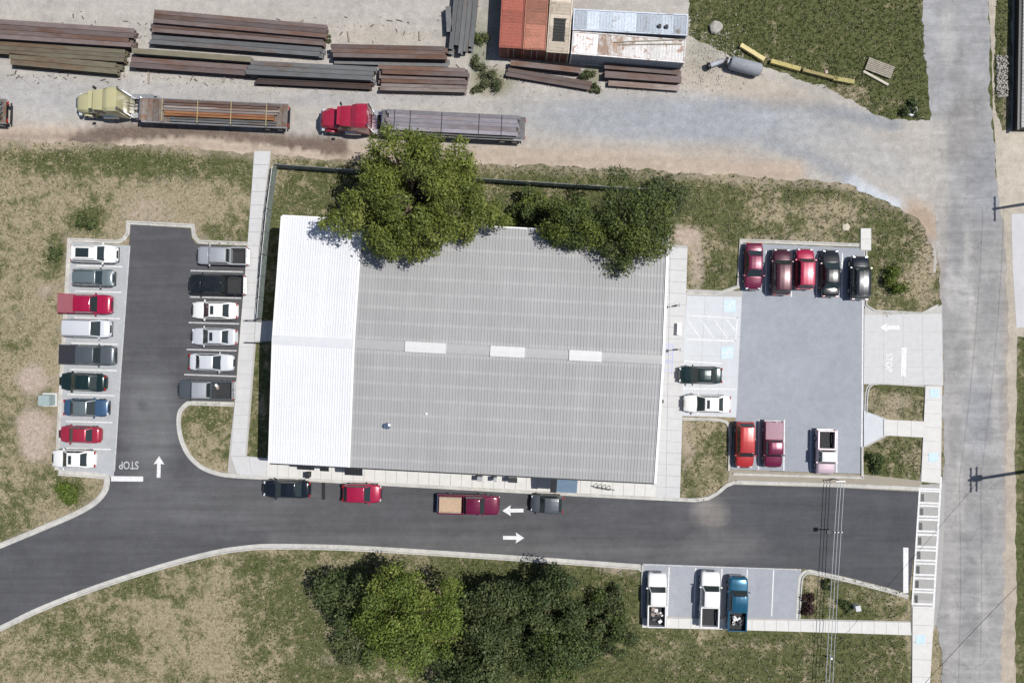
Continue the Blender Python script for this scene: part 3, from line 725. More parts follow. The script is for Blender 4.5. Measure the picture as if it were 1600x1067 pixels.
# ------------------------------------------------------------ the main building
ROT = math.radians(-3.0); BC = (-4.25, -.79); BL, BW, EH, RH = 37.35, 23.93, 5.2, 5.95
bld = thing('commercial_building', 'long low metal-roofed building, white roof on its west end and grey ribbed roof beyond', 'building', (BC[0], BC[1], 0), ROT)
def bpos(px, py, h):            # plan coordinate at height h -> building frame
    x, y = W(px, py, h); x -= BC[0]; y -= BC[1]; c, n = math.cos(-ROT), math.sin(-ROT); return x * c - y * n, x * n + y * c
mb = MB(); ov = .35
mb.box(0, 0, EH / 2 - .1, BL - 2 * ov, BW - 2 * ov, EH - .2)
for s in (-1, 1):
    x = s * (BL / 2 - ov)
    mb.add([(x - .1, -BW / 2 + ov, EH - .2), (x - .1, BW / 2 - ov, EH - .2), (x - .1, 0, RH - .12), (x + .1, -BW / 2 + ov, EH - .2), (x + .1, BW / 2 - ov, EH - .2), (x + .1, 0, RH - .12)],
           [(0, 1, 2), (3, 5, 4), (0, 3, 4, 1), (1, 4, 5, 2), (2, 5, 3, 0)])
mb.build('wall', M['siding'], bld)
def roof_panel_mesh(pw, nrib, nm, lift=0.0):
    half = BW / 2; prof = []; pitch = pw / nrib
    prof.append((-pw / 2 + .002, 0))
    for i in range(nrib):
        c = -pw / 2 + pitch * (i + .5)
        prof += [(c - .055, 0), (c - .028, .036), (c + .028, .036), (c + .055, 0)]
    prof.append((pw / 2 - .002, 0))
    r0 = [(x, half, EH + z + lift) for x, z in prof]; r1 = [(x, .0, RH + z + lift) for x, z in prof]
    vs = r0 + r1; n = len(prof); fs = [(i, i + 1, n + i + 1, n + i) for i in range(n - 1)]
    vs += [(-pw / 2 + .002, half, EH - .06), (pw / 2 - .002, half, EH - .06)]; fs.append((0, 2 * n, 2 * n + 1, n - 1))
    mb = MB(); mb.add(vs, fs); return mb.mesh(nm)
WN, GN = 8, 32; wlen = 7.75; wp = wlen / WN; gp = (BL - wlen) / GN
mw = roof_panel_mesh(wp, 4, 'white_roof_panel', .06); mg = roof_panel_mesh(gp, 3, 'grey_roof_panel'); mw.materials.append(M['roof_white']); mg.materials.append(M['roof_gray'])
for i in range(WN):
    for s in (0, 1): o = link('roof_panel', mw, bld, (-BL / 2 + wp * (i + .5), 0, 0), PI * s); o['label'] = 'white ribbed roof panel'
for i in range(GN):
    for s in (0, 1): o = link('roof_panel', mg, bld, (-BL / 2 + wlen + gp * (i + .5), 0, 0), PI * s)
def ridge(x0, x1, mat, wdt=.75, z=.05, nm='ridge_cap'):
    mb = MB(); mb.loft([[(x, -wdt / 2, RH - .02), (x, -wdt / 2, RH + z), (x, 0, RH + z + .03), (x, wdt / 2, RH + z), (x, wdt / 2, RH - .02)] for x in (x0, x1)]); return mb.build(nm, M[mat], bld)
x0 = -BL / 2; ridge(x0, x0 + wlen, 'ridge_pale', .9, .13)['label'] = 'pale grey ridge cap'
vents = []
for a, b, yc in ((633, 697, 541), (766, 820, 548), (889, 940, 555)):
    vents.append((bpos(a, yc, 6)[0], bpos(b, yc, 6)[0]))
cur = x0 + wlen
for a, b in vents:
    ridge(cur, a, 'ridge_gray', .85, .06); v = ridge(a, b, 'ridge_light', 1.0, .16, 'skylight'); v['label'] = 'bright white ridge skylight'; cur = b
ridge(cur, BL / 2, 'ridge_gray', .85, .06)
mb = MB()
for s in (-1, 1):
    mb.loft([[(BL / 2 - .02, s * BW / 2, EH - .15), (BL / 2 + .22, s * BW / 2, EH - .15), (BL / 2 + .22, s * BW / 2, EH + .09), (BL / 2 - .02, s * BW / 2, EH + .09)],
             [(BL / 2 - .02, 0, RH - .15), (BL / 2 + .22, 0, RH - .15), (BL / 2 + .22, 0, RH + .09), (BL / 2 - .02, 0, RH + .09)]])
mb.build('rake_trim', M['trim_white'], bld)
mb = MB()
for s in (-1, 1):
    mb.loft([[(x0 + .02, s * BW / 2, EH - .15), (x0 - .10, s * BW / 2, EH - .15), (x0 - .10, s * BW / 2, EH + .11), (x0 + .02, s * BW / 2, EH + .11)],
             [(x0 + .02, 0, RH - .15), (x0 - .10, 0, RH - .15), (x0 - .10, 0, RH + .11), (x0 + .02, 0, RH + .11)]])
mb.build('rake_trim', M['trim_white'], bld)
mb = MB(); x1 = x0 + wlen
for s in (-1, 1):
    mb.loft([[(x1 - .14, s * BW / 2, EH), (x1 + .10, s * BW / 2, EH), (x1 + .10, s * BW / 2, EH + .13), (x1 - .14, s * BW / 2, EH + .13)],
             [(x1 - .14, 0, RH), (x1 + .10, 0, RH), (x1 + .10, 0, RH + .13), (x1 - .14, 0, RH + .13)]])
mb.build('roof_step_trim', M['trim_white'], bld)
for s in (-1, 1):
    mb = MB(); mb.box(0, s * (BW / 2 + .07), EH - .12, BL, .14, .12); mb.build('gutter', M['dark_metal'] if s < 0 else M['trim_white'], bld)
def roofz(y): return RH - (RH - EH) * abs(y) / (BW / 2)
for px, py, r, h in ((603, 666, .26, .55), (665, 647, .10, .18)):
    x, y = bpos(px, py, 6); mb = MB(); z = roofz(y); mb.tube((x, y, z - .05), (x, y, z + h * .55), r * .7, n=14); mb.tube((x, y, z + h * .55), (x, y, z + h * .8), r, r * .95, n=14); mb.tube((x, y, z + h * .8), (x, y, z + h), r * .95, r * .35, n=14)
    mb.tube((x, y, z), (x, y, z + .07), r * 1.35, r * .9, n=14)
    mb.build('vent_pipe' if r > .2 else 'roof_fixing', M['chrome'] if r > .2 else M['trim_white'], bld, smooth=True)
ys_ = -BW / 2 + ov
for x in (-15.5, -6.5, 3.5, 10.6):
    mb = MB(); mb.box(x, ys_ - .03, 1.15, 1.0, .06, 2.1); d = mb.build('door', M['steel_gray'], bld); mb = MB(); mb.tube((x + .35, ys_ - .12, 1.0), (x + .35, ys_ - .12, 1.25), .02); mb.build('handle', M['chrome'], d)
for x in (-12.4, -9.5, -2.5, .4, 6.6, 14.2):
    mb = MB(); mb.box(x, ys_ - .03, 1.7, 1.7, .07, 1.3); f = mb.build('window', M['trim_white'], bld); mb = MB(); mb.box(x, ys_ - .05, 1.7, 1.5, .06, 1.1); mb.build('pane', M['shop_glass'], f)
xe = BL / 2 - ov
for y in (-8.5, -4.6, 3.6, 8.2):
    mb = MB(); mb.box(xe + .03, y, 1.7, .07, 1.7, 1.3); f = mb.build('window', M['trim_white'], bld); mb = MB(); mb.box(xe + .05, y, 1.7, .06, 1.5, 1.1); mb.build('pane', M['shop_glass'], f)
mb = MB(); mb.box(xe + .03, -.4, 1.25, .08, 2.0, 2.3); d = mb.build('door', M['shop_glass'], bld); d['label'] = 'glazed double door'; mb = MB(); mb.box(xe + .08, -.4, 1.25, .04, .08, 2.3); mb.box(xe + .12, -.3, 1.2, .05, .04, .5); mb.build('frame', M['trim_white'], d)
# canopies that show below the south eave
def eave_bit(nm, pxa, pxb, drop, h, mat, lab=None):
    xa = bpos(pxa, 740, h)[0]; xb = bpos(pxb, 740, h)[0]; y0 = -BW / 2 - .14; mb = MB()
    yout = -BW / 2 - drop
    mb.add([(xa, ys_, h + .25), (xb, ys_, h + .25), (xb, yout, h - .12), (xa, yout, h - .12), (xa, ys_, h + .18), (xb, ys_, h + .18), (xb, yout, h - .22), (xa, yout, h - .22)],
           [(0, 1, 2, 3), (7, 6, 5, 4), (0, 4, 5, 1), (1, 5, 6, 2), (2, 6, 7, 3), (3, 7, 4, 0)])
    o = mb.build(nm, M[mat], bld)
    if lab: o['label'] = lab
    return o
eave_bit('awning', 463, 490, .85, 3.4, 'dark_metal', 'narrow dark awning'); eave_bit('awning', 499, 513, .9, 3.4, 'dark_metal', 'narrow dark awning')
eave_bit('awning', 538, 566, 1.15, 3.4, 'dark_metal', 'dark grey awning')
a = eave_bit('drive_through_canopy', 863, 903, 1.75, 3.4, 'blue_metal', 'blue-grey canopy over the drive-through window')
eave_bit('canopy_end', 861, 871, 1.80, 3.52, 'dark_metal', 'dark end of the canopy')
# things on the pavements
def boxthing(nm, lab, cat, px, py, sx, sy, h, mat, rz=ROT, z=.12, bev=.02, grp=None, extra=None):
    x, y = W(px, py, h / 2 + z); t = thing(nm, lab, cat, (x, y, z), rz, grp)
    mb = MB(); mb.box(0, 0, h / 2, sx, sy, h); mb.build('body', M[mat], t, bevel=bev)
    if extra: extra(t)
    return t
def lidf(sx, sy, h, mat):
    def f(t):
        mb = MB(); mb.box(0, 0, h + .04, sx + .05, sy + .05, .08); mb.build('lid', M[mat], t, bevel=.015)
    return f
boxthing('litter_bin', 'black litter bin on the pavement below the white roof', 'litter bin', 482, 741.5, .35, .55, .9, 'black', extra=lidf(.35, .55, .9, 'dark_metal'))
for px, lab, sx in ((750, 'leftmost of three grey cabinets along the south wall', .5), (774, 'narrow middle cabinet of three along the south wall', .3), (801, 'widest grey cabinet of three along the south wall', .9)):
    boxthing('cabinet', lab, 'cabinet', px, 746.5 + (px - 750) * .04, sx, .42, 1.1, 'dark_metal' if sx < .8 else 'steel_gray', grp='cabinets along the south wall', extra=lidf(sx, .42, 1.1, 'steel_gray' if sx < .8 else 'dark_metal'))
x, y = W(946, 762, .5); t = thing('bicycle_rack', 'dark curved metal rack by the south wall', 'bicycle rack', (x, y, .12), ROT - .12)
for k in range(4):
    pts = [(-.9 + .45 * k + .0, -.25 + .5 * i / 8, .75 * math.sin(PI * i / 8)) for i in range(9)]; mb = MB()
    for p, q in zip(pts, pts[1:]): mb.tube(p, q, .03, n=6)
    mb.build('hoop', M['dark_metal'], t)
mb = MB(); mb.tube((-1.1, 0, .75), (.9, 0, .75), .045); mb.tube((-.95, -.25, .03), (.55, -.25, .03), .03); mb.build('rail', M['dark_metal'], t)
x, y = W(1061, 514, .4); t = thing('bench', 'white bench on the east pavement beside the hatched bay', 'bench', (x, y, .12), PI / 2 - .05)
mb = MB()
for i in range(4): MB().box(0, 0, 0, 1, 1, 1); 
for i in range(4): m2 = MB(); m2.box(0, -.18 + .12 * i, .45, 1.25, .1, .04); m2.build('slat', M['trim_white'], t)
for s in (-1, 1): m2 = MB(); m2.box(s * .5, 0, .22, .06, .4, .42); m2.build('leg', M['trim_white'], t)
def signpost(px, py, lab, col='steel_gray', rz=0.0):
    x, y = W(px, py); t = thing('parking_sign', lab, 'sign', (x, y, .1), rz, 'accessible parking signs')
    mb = MB(); mb.tube((0, 0, 0), (0, 0, 2.0), .035, n=8); mb.build('post', M['steel_gray'], t)
    mb = MB(); mb.box(.04, 0, 1.75, .02, .32, .46); mb.build('sign_panel', M['blue_paint'], t)
    mb = MB(); mb.box(0, 0, .3, .16, .16, .6); mb.build('post_base', M[col], t, bevel=.02)
signpost(1055, 478, 'northern of the two small parking signs on the east pavement', 'dark_metal'); signpost(1056, 546, 'southern parking sign, beside the blue pavement markings', 'dark_metal')
x, y = W(1035, 627, 1); t = thing('wall_lamp', 'small dark fitting at the east wall of the building', 'lamp', (x, y, 0), ROT)
mb = MB(); mb.box(0, 0, .06, .30, .5, .12); mb.tube((0, 0, .1), (0, 0, 1.0), .05); mb.box(0, 0, 1.05, .22, .34, .14); mb.build('body', M['dark_metal'], t)
boxthing('rubber_strip', 'narrow black rubber strip across the drive ahead of the red hatchback', 'speed bump', 505.5, 767, .34, 1.75, .07, 'black', rz=0, z=.028)
boxthing('transformer', 'square grey-green transformer cabinet on a pad by the dirt patches', 'transformer', 73, 625, 1.15, 1.05, 1.0, 'green_box', rz=0, z=.1, extra=lambda t: (MB().box(0, 0, -.04, 1.5, 1.4, .12).build('concrete_pad', M['slab'], t), MB().box(0, -.55, .5, .9, .03, .8).build('door', M['green_box'], t)))

# ------------------------------------------------------------ fence
def fence(px_pts, lab, bay=2.6, h=1.5):
    P_ = [Vector(W(*p)) for p in px_pts]; t = thing('screened_fence', lab, 'fence', (P_[0].x, P_[0].y, 0)); o = P_[0]
    for a, b in zip(P_, P_[1:]):
        L = (b - a).length; n = max(1, round(L / bay)); ang = math.atan2((b - a).y, (b - a).x)
        for i in range(n + 1):
            p = a.lerp(b, i / n) - o
            mb = MB(); mb.tube((p.x, p.y, 0), (p.x, p.y, h + .08), .045, n=8); mb.build('post', M['steel_gray'], t)
            if i < n:
                q = a.lerp(b, (i + .5) / n) - o; lean = random.uniform(-.03, .03)
                mb = MB(); nseg = 5
                d = (b - a).normalized(); nn = Vector((-d.y, d.x)); wv = L / n / 2 - .05
                pts = []
                for k in range(nseg + 1):
                    u = -wv + 2 * wv * k / nseg; off = .025 * math.sin(k * 2.1 + i) + .03
                    c = q + d * u; pts.append([(c.x + nn.x * off, c.y + nn.y * off, .06), (c.x + nn.x * (off + lean), c.y + nn.y * (off + lean), h - .05), (c.x + nn.x * (off + lean + .02), c.y + nn.y * (off + lean + .02), h - .05), (c.x + nn.x * (off + .02), c.y + nn.y * (off + .02), .06)])
                mb.loft(pts); mb.build('screen_panel', M['screen'], t)
        pa = a - o; pb = b - o
        for z in (h, .12): mb = MB(); mb.tube((pa.x, pa.y, z), (pb.x, pb.y, z), .03, n=6); mb.build('rail', M['steel_gray'], t)
    return t
fence([(435, 262), (530, 269), (640, 276), (750, 284), (905, 294), (1040, 302)], 'grey-green screened fence along the yard, behind the trees')
fence([(433, 264), (424, 330), (417, 400), (409, 498)], 'grey-green screened fence running down beside the west walk')
for y in (501, 535):
    x, yy = W(397, y); t = thing('handrail', ('upper' if y < 520 else 'lower') + ' short dark handrail at the west landing', 'handrail', (x, yy, .1), -.03, 'handrails at the west landing')
    mb = MB(); mb.tube((-.6, 0, .95), (1.3, 0, .95), .04); mb.build('rail', M['dark_metal'], t)
    for k in (-.55, .35, 1.25): mb = MB(); mb.tube((k, 0, 0), (k, 0, .95), .03); mb.build('post', M['dark_metal'], t)

# ------------------------------------------------------------ cars
PAINTS = {
 'white': paint('white_car_paint', (.78, .78, .77), 0, .35, .05), 'silver': paint('silver_car_paint', (.50, .52, .55), .45, .35, .05),
 'pearl': paint('pearl_car_paint', (.62, .64, .68), .15, .32, .05), 'teal': paint('grey_green_car_paint', (.17, .21, .225), .4, .35, .05),
 'red': paint('red_car_paint', (.34, .006, .048), .1, .3, .03), 'black': paint('black_car_paint', (.010, .012, .015), .1, .22, .05),
 'green': paint('dark_green_car_paint', (.010, .028, .028), .3, .25, .04), 'blue': paint('dark_blue_car_paint', (.045, .10, .19), .3, .32, .05),
 'crimson': paint('crimson_car_paint', (.34, .018, .045), .15, .33, .06), 'slate': paint('slate_car_paint', (.10, .115, .13), .35, .35, .05),
 'burgundy': paint('burgundy_car_paint', (.14, .006, .040), .2, .28, .03), 'maroon': paint('maroon_car_paint', (.060, .008, .020), .25, .25, .03),
 'scarlet': paint('scarlet_car_paint', (.40, .022, .022), .1, .3, .03), 'petrol': paint('petrol_blue_car_paint', (.012, .10, .18), .35, .25, .03),
 'rose': paint('pale_rose_car_paint', (.62, .48, .54), .3, .35, .03), 'navyblack': paint('blue_black_car_paint', (.008, .012, .02), .2, .22, .03),
 'cream': paint('cream_lorry_paint', (.46, .43, .24), 0, .4, .15), 'lorryred': paint('red_lorry_paint', (.36, .012, .045), .1, .35, .08)}
WHEELS = {}
def wheel(parent, x, y, r=.34, wd=.24):
    key = (round(r, 2), round(wd, 2))
    if key not in WHEELS:
        a = MB(); a.loft([[(rr * math.cos(2 * PI * i / 18), yy, rr * math.sin(2 * PI * i / 18)) for i in range(18)] for rr, yy in ((r * .62, -wd / 2), (r * .94, -wd / 2), (r, -wd * .35), (r, wd * .35), (r * .94, wd / 2), (r * .62, wd / 2))])
        b = MB(); b.loft([[(rr * math.cos(2 * PI * i / 14), yy, rr * math.sin(2 * PI * i / 14)) for i in range(14)] for rr, yy in ((r * .3, -wd * .53), (r * .6, -wd * .51), (r * .6, wd * .51), (r * .3, wd * .53))])
        ma = a.mesh('tyre'); ma.materials.append(M['black']); mbb = b.mesh('rim'); mbb.materials.append(M['steel_gray']); WHEELS[key] = (ma, mbb)
    t, rm = WHEELS[key]
    o = link('wheel', t, parent, (x, y, r)); link('rim', rm, o)
def slab_on(q, off=.012, th=.02):
    """thin pane lying on quad q (4 points, outward normal from order)"""
    q = [Vector(p) for p in q]; n = (q[1] - q[0]).cross(q[3] - q[0]).normalized()
    return [p + n * off for p in q] + [p + n * (off - th) for p in q]
def pane(parent, name, q, mat, off=.012):
    mb = MB(); mb.add(slab_on(q, off), [(0, 1, 2, 3), (7, 6, 5, 4), (0, 4, 5, 1), (1, 5, 6, 2), (2, 6, 7, 3), (3, 7, 4, 0)]); return mb.build(name, M[mat] if isinstance(mat, str) else mat, parent)
def inset(q, u, v):
    q = [Vector(p) for p in q]; c = lambda s, t: q[0] * (1 - s) * (1 - t) + q[1] * s * (1 - t) + q[2] * s * t + q[3] * (1 - s) * t
    return [c(u[0], v[0]), c(u[1], v[0]), c(u[1], v[1]), c(u[0], v[1])]

# profile: (x fraction from front, half width fraction, shoulder z, centre z)
TYPES = {
 'sedan': dict(h=1.45, belt=.92, prof=[(0, .60, .50, .52), (.012, .74, .60, .64), (.05, .88, .68, .74), (.12, .96, .78, .85), (.28, 1, .88, .95), (.5, 1, .90, .93), (.74, 1, .93, .96), (.86, .975, .95, 1.02), (.95, .90, .92, .99), (.988, .78, .80, .84), (1, .64, .55, .58)],
               cab=(.26, .43, .70, .86), tw=.76),
 'suv': dict(h=1.74, belt=1.05, prof=[(0, .64, .60, .62), (.012, .78, .74, .80), (.05, .92, .86, .94), (.12, .98, .95, 1.03), (.26, 1, 1.03, 1.09), (.5, 1, 1.05, 1.08), (.8, 1, 1.05, 1.08), (.95, .98, 1.04, 1.07), (.985, .92, .95, .98), (1, .84, .60, .62)],
              cab=(.24, .36, .90, .975), tw=.80),
 'hatch': dict(h=1.5, belt=.96, prof=[(0, .62, .55, .57), (.015, .77, .66, .70), (.06, .90, .76, .83), (.14, .97, .86, .94), (.28, 1, .94, 1.0), (.5, 1, .96, .99), (.8, 1, .97, 1.0), (.94, .96, .96, .99), (.985, .88, .84, .86), (1, .78, .55, .57)],
                cab=(.25, .42, .84, .965), tw=.78),
 'van': dict(h=1.78, belt=1.05, prof=[(0, .60, .58, .60), (.015, .76, .72, .76), (.05, .90, .84, .90), (.12, .98, .96, 1.03), (.22, 1, 1.03, 1.09), (.5, 1, 1.05, 1.08), (.8, 1, 1.05, 1.08), (.95, .97, 1.04, 1.07), (.985, .92, .95, .98), (1, .84, .60, .62)],
              cab=(.17, .34, .91, .98), tw=.80),
 'pickup': dict(h=1.82, belt=1.12, prof=[(0, .72, .66, .68), (.010, .86, .84, .88), (.035, .95, .95, 1.01), (.10, .99, 1.03, 1.09), (.25, 1, 1.08, 1.15), (.5, 1, 1.12, 1.14), (1, 1, 1.12, 1.14)],
                 cab=(.235, .315, .565, .60), tw=.80)}
def make_vehicle(name, cat, label, px, py, L, Wd, heading, kind, col, group=None, roof=None, sunroof=None, cabend=None, bed=None, cover=None, rack=False, trim=None, tall=1.0):
    T = TYPES[kind]; x, y = W(px, py, .85); t = thing(name, label, cat, (x, y, .03), heading, group)
    P = PAINTS[col]; hw = Wd / 2; X = lambda f: L / 2 - f * L
    prof = T['prof']; cab = list(T['cab']); bt = T['belt']; ht = T['h'] * tall
    bedstart = None
    if kind == 'pickup':
        ce = cabend or .60; cab = [cab[0], cab[1], ce - .035, ce]; bedstart = ce + .01
        prof = [p for p in prof if p[0] < ce] + [(ce + .008, 1, 1.12, 1.14)]
    rings = []
    for f, wf, sh, ct in prof:
        w_ = hw * wf; xx = X(f); zb = .30 if .02 < f < .98 else .36
        half = [(0.0, zb), (w_ * .86, zb), (w_ * .965, zb + .10), (w_, .30 + (sh - .30) * .48), (w_ * .985, sh - .07), (w_ * .93, sh - .005), (w_ * .80, sh + (ct - sh) * .45), (w_ * .42, sh + (ct - sh) * .88), (0.0, ct)]
        rings.append([(xx, yy, zz) for yy, zz in half] + [(xx, -yy, zz) for yy, zz in half[-2:0:-1]])
    mb = MB(); mb.loft(rings)
    body = mb.build('body', P, t, smooth=True, angle=48)
    # cabin
    xa, xb, xc, xd = [X(f) for f in cab]; wb = hw * .93; wt = hw * T['tw']; zt = ht; zb = bt - .06
    A0, A1, A2, A3 = (xa, -wb, zb), (xa, wb, zb), (xb, wt, zt - .04), (xb, -wt, zt - .04)          # windscreen
    D0, D1, D2, D3 = (xd, wb, zb), (xd, -wb, zb), (xc, -wt, zt - .05), (xc, wt, zt - .05)          # back
    mb = MB(); xm = (xb * .55 + xc * .45)
    R = lambda xx, z_: [(xx, wt, z_ - .04), (xx, wt * .6, z_), (xx, 0, z_ + .012), (xx, -wt * .6, z_), (xx, -wt, z_ - .04)]
    r1, r2, r3 = R(xb, zt - .01), R(xm, zt + .015), R(xc, zt - .015)
    vs = [A0, A1, D0, D1] + r1 + r2 + r3
    fs = [(1, 0, 8, 7, 6, 5, 4), (3, 2, 14, 15, 16, 17, 18), (0, 3, 18, 13, 8), (2, 1, 4, 9, 14), (0, 1, 2, 3)]
    for k in range(4): fs += [(4 + k, 5 + k, 10 + k, 9 + k), (9 + k, 10 + k, 15 + k, 14 + k)]
    mb.add(vs, fs)
    rp = PAINTS[roof] if roof else P
    c_ = mb.build('cabin', rp, t, smooth=True, bevel=.035, segs=2, angle=40)
    pane(t, 'windscreen', inset([A0, A1, A2, A3], (.05, .95), (.10, .93)), 'glass', .02)
    pane(t, 'rear_window', inset([D0, D1, D2, D3], (.08, .92), (.12 if kind != 'sedan' else .10, .88)), 'glass', .02)
    for s in (-1, 1):
        f_, r_ = (xa, s * wb, zb), (xd, s * wb, zb); ft, rt = (xb, s * wt, zt - .06), (xc, s * wt, zt - .06)
        q = [r_, f_, ft, rt] if s < 0 else [f_, r_, rt, ft]
        n_ = {'sedan': 2, 'hatch': 2, 'suv': 3, 'van': 3, 'pickup': 1 if (cabend or .6) < .56 else 2}[kind]
        for k in range(n_): pane(t, 'side_window', inset(q, (.06 + .9 * k / n_, .06 + .9 * (k + 1) / n_ - .035), (.22, .88)), 'glass', .018)
        mb = MB(); mb.box(xa - .18, s * (hw + .09), bt + .02, .14, .20, .13); mb.build('side_mirror', P if not trim else M['dark_metal'], t, bevel=.03)
        # lamps
        mb = MB(); mb.box(X(.028), s * hw * .68, .64 if kind in ('sedan', 'hatch') else .80, .16, hw * .30, .14, -s * .35); mb.build('headlight', M['lamp'], t, bevel=.03)
        mb = MB(); mb.box(X(.988), s * hw * (.72 if kind != 'pickup' else .93), .80 if kind in ('sedan', 'hatch') else .88, .10, hw * (.34 if kind != 'pickup' else .12), .16 if kind != 'pickup' else .3, s * .1); mb.build('taillight', M['red_lamp'], t, bevel=.02)
        mb = MB(); mb.box((X(.30) + X(.72)) / 2, s * (hw - .01), .36, L * .36, .05, .09); mb.build('sill', M['dark_metal'], t)
    # bonnet panel seam
    bx0, bx1 = X(.055), X(cab[0] - .012); w1, w2 = hw * .70, hw * .80
    def ztop(f):
        for a, b in zip(prof, prof[1:]):
            if a[0] <= f <= b[0]: q = (f - a[0]) / (b[0] - a[0]); return (a[3] + (b[3] - a[3]) * q, a[2] + (b[2] - a[2]) * q)
        return prof[-1][3], prof[-1][2]
    rr = []
    for k in range(5):
        f = .055 + (cab[0] - .012 - .055) * k / 4; ww_ = w1 + (w2 - w1) * k / 4; ct, sh = ztop(f)
        rr.append([(X(f), yy * ww_, sh + (ct - sh) * (1 - abs(yy) ** 1.7 * .62) + .012) for yy in (-1, -.75, -.4, 0, .4, .75, 1)] + [(X(f), ww_, sh - .05), (X(f), -ww_, sh - .05)])
    mb = MB(); mb.loft(rr); mb.build('bonnet', P, t, smooth=True, angle=30)
    if kind == 'sedan' or (kind == 'hatch' and False):
        rr = []
        for k in range(4):
            f = cab[3] + .012 + (.955 - cab[3] - .012) * k / 3; ct, sh = ztop(min(f, .99)); ww_ = hw * (.80 - .08 * k / 3)
            rr.append([(X(f), yy * ww_, sh + (ct - sh) * (1 - abs(yy) ** 1.7 * .62) + .012) for yy in (-1, -.75, -.4, 0, .4, .75, 1)] + [(X(f), ww_, sh - .05), (X(f), -ww_, sh - .05)])
        mb = MB(); mb.loft(rr); mb.build('boot_lid', P, t, smooth=True, angle=30)
    mb = MB(); mb.box(X(.004), 0, .62 if kind in ('sedan', 'hatch') else .74, .10, hw * .85, .16); mb.build('grille', M['dark_metal'], t)
    mb = MB(); mb.box(X(.012), 0, .44, .16, hw * 1.62, .16); mb.build('bumper', M['dark_metal'] if kind != 'pickup' else M['chrome'], t, bevel=.04)
    if sunroof:
        u0, u1 = sunroof; xx0 = xb + (xc - xb) * u0; xx1 = xb + (xc - xb) * u1; mb = MB(); mb.box((xx0 + xx1) / 2, 0, zt + .012, abs(xx1 - xx0), wt * 1.25, .035); mb.build('sunroof', M['glass'], t, bevel=.008)
    if rack:
        for s in (-1, 1): mb = MB(); mb.tube((xb - .25, s * wt * .86, zt + .06), (xc + .25, s * wt * .86, zt + .05), .022, n=6); mb.box(xb - .25, s * wt * .86, zt + .02, .08, .04, .08); mb.box(xc + .25, s * wt * .86, zt + .02, .08, .04, .08); mb.build('roof_rail', M['dark_metal'], t)
    r = .33 if kind in ('sedan', 'hatch') else .39
    for f in (.185, .80):
        for s in (-1, 1): wheel(t, X(f), s * (hw - .10), r)
    if kind == 'pickup':
        xs_, xe_ = X(bedstart), X(.985); bl_ = xs_ - xe_; xc_ = (xs_ + xe_) / 2
        for s in (-1, 1): mb = MB(); mb.box(xc_, s * (hw - .075), .74, bl_, .15, .84); mb.build('bed_side', P, t, bevel=.03)
        mb = MB(); mb.box(xe_ + .035, 0, .78, .08, Wd - .30, .72); tg = mb.build('tailgate', P, t, bevel=.02); mb = MB(); mb.box(xe_ - .012, 0, 1.0, .02, .25, .07); mb.build('handle', M['dark_metal'], tg)
        mb = MB(); mb.box(xs_ - .04, 0, .80, .08, Wd - .30, .70); mb.build('bed_front', P, t)
        mb = MB(); mb.box(xc_, 0, .60, bl_ - .12, Wd - .30, .06)
        for k in range(9): mb.box(xc_, -(Wd - .44) / 2 + k * (Wd - .44) / 8, .637, bl_ - .14, .05, .02)
        mb.build('bed_floor', M['bedliner'], t)
        mb = MB(); mb.box(xe_ - .10, 0, .5, .16, Wd - .1, .18); mb.build('rear_bumper', M['chrome'], t, bevel=.03)
        for s in (-1, 1): mb = MB(); mb.box(X(.80), s * (hw - .26), .73, .9, .22, .22); mb.build('wheel_well', M['bedliner'], t, bevel=.05)
        if cover:
            mb = MB(); mb.loft([[(xs_ - .05, yy, 1.17 + .03 * (1 - yy * yy / hw / hw)) for yy in (-hw * .94, -hw * .5, 0, hw * .5, hw * .94)] + [(xs_ - .05, hw * .94, 1.13), (xs_ - .05, -hw * .94, 1.13)],
                                [(xe_ + .03, yy, 1.16 + .03 * (1 - yy * yy / hw / hw)) for yy in (-hw * .94, -hw * .5, 0, hw * .5, hw * .94)] + [(xe_ + .03, hw * .94, 1.13), (xe_ + .03, -hw * .94, 1.13)]]); mb.build('bed_cover', cover, t)
    t['_bed'] = 1 if kind == 'pickup' else 0
    return t, X, hw
V_ = make_vehicle
cov_red = plain('vinyl_rose', (.27, .085, .105), .7, 0, .1); cov_black = plain('vinyl_black', (.022, .022, .03), .6, 0, .1); cov_maroon = plain('vinyl_maroon', (.30, .16, .21), .55, 0, .08)
E, N_, Wst, Sth = 0.0, PI / 2, PI, -PI / 2
GL = 'cars in the west row of the staff car park'; GR = 'cars in the east row of the staff car park'; GD = 'vehicles waiting in the drive'; GN_ = 'cars in the north row of the customer car park'; GS = 'cars in the south row of the customer car park'; GA = 'cars in the accessible bays'; GB = 'pickups in the roadside bays'
V_('parked_car', 'car', 'white estate car with a large black sunroof at the top of the west row', 147, 396.5, 4.75, 1.85, E - .03, 'suv', 'white', GL, sunroof=(.30, .82), rack=True, tall=.93)
V_('parked_car', 'car', 'grey-green estate car beside the red pickup in the west row', 145.5, 434, 4.25, 1.75, E - .03, 'suv', 'teal', GL, rack=True, tall=.93)
V_('pickup_truck', 'pickup truck', 'bright red pickup with a rose bed cover in the west row', 133, 475, 5.5, 1.98, E - .03, 'pickup', 'red', GL, cabend=.66, cover=cov_red)
V_('parked_car', 'car', 'silver people carrier between the red and the black pickup', 135, 513, 5.0, 1.88, E - .03, 'van', 'pearl', GL, tall=.95)
V_('pickup_truck', 'pickup truck', 'black pickup in the west row with a grey roof', 137, 554.5, 5.75, 2.0, E - .03, 'pickup', 'slate', GL, cabend=.66, cover=cov_black)
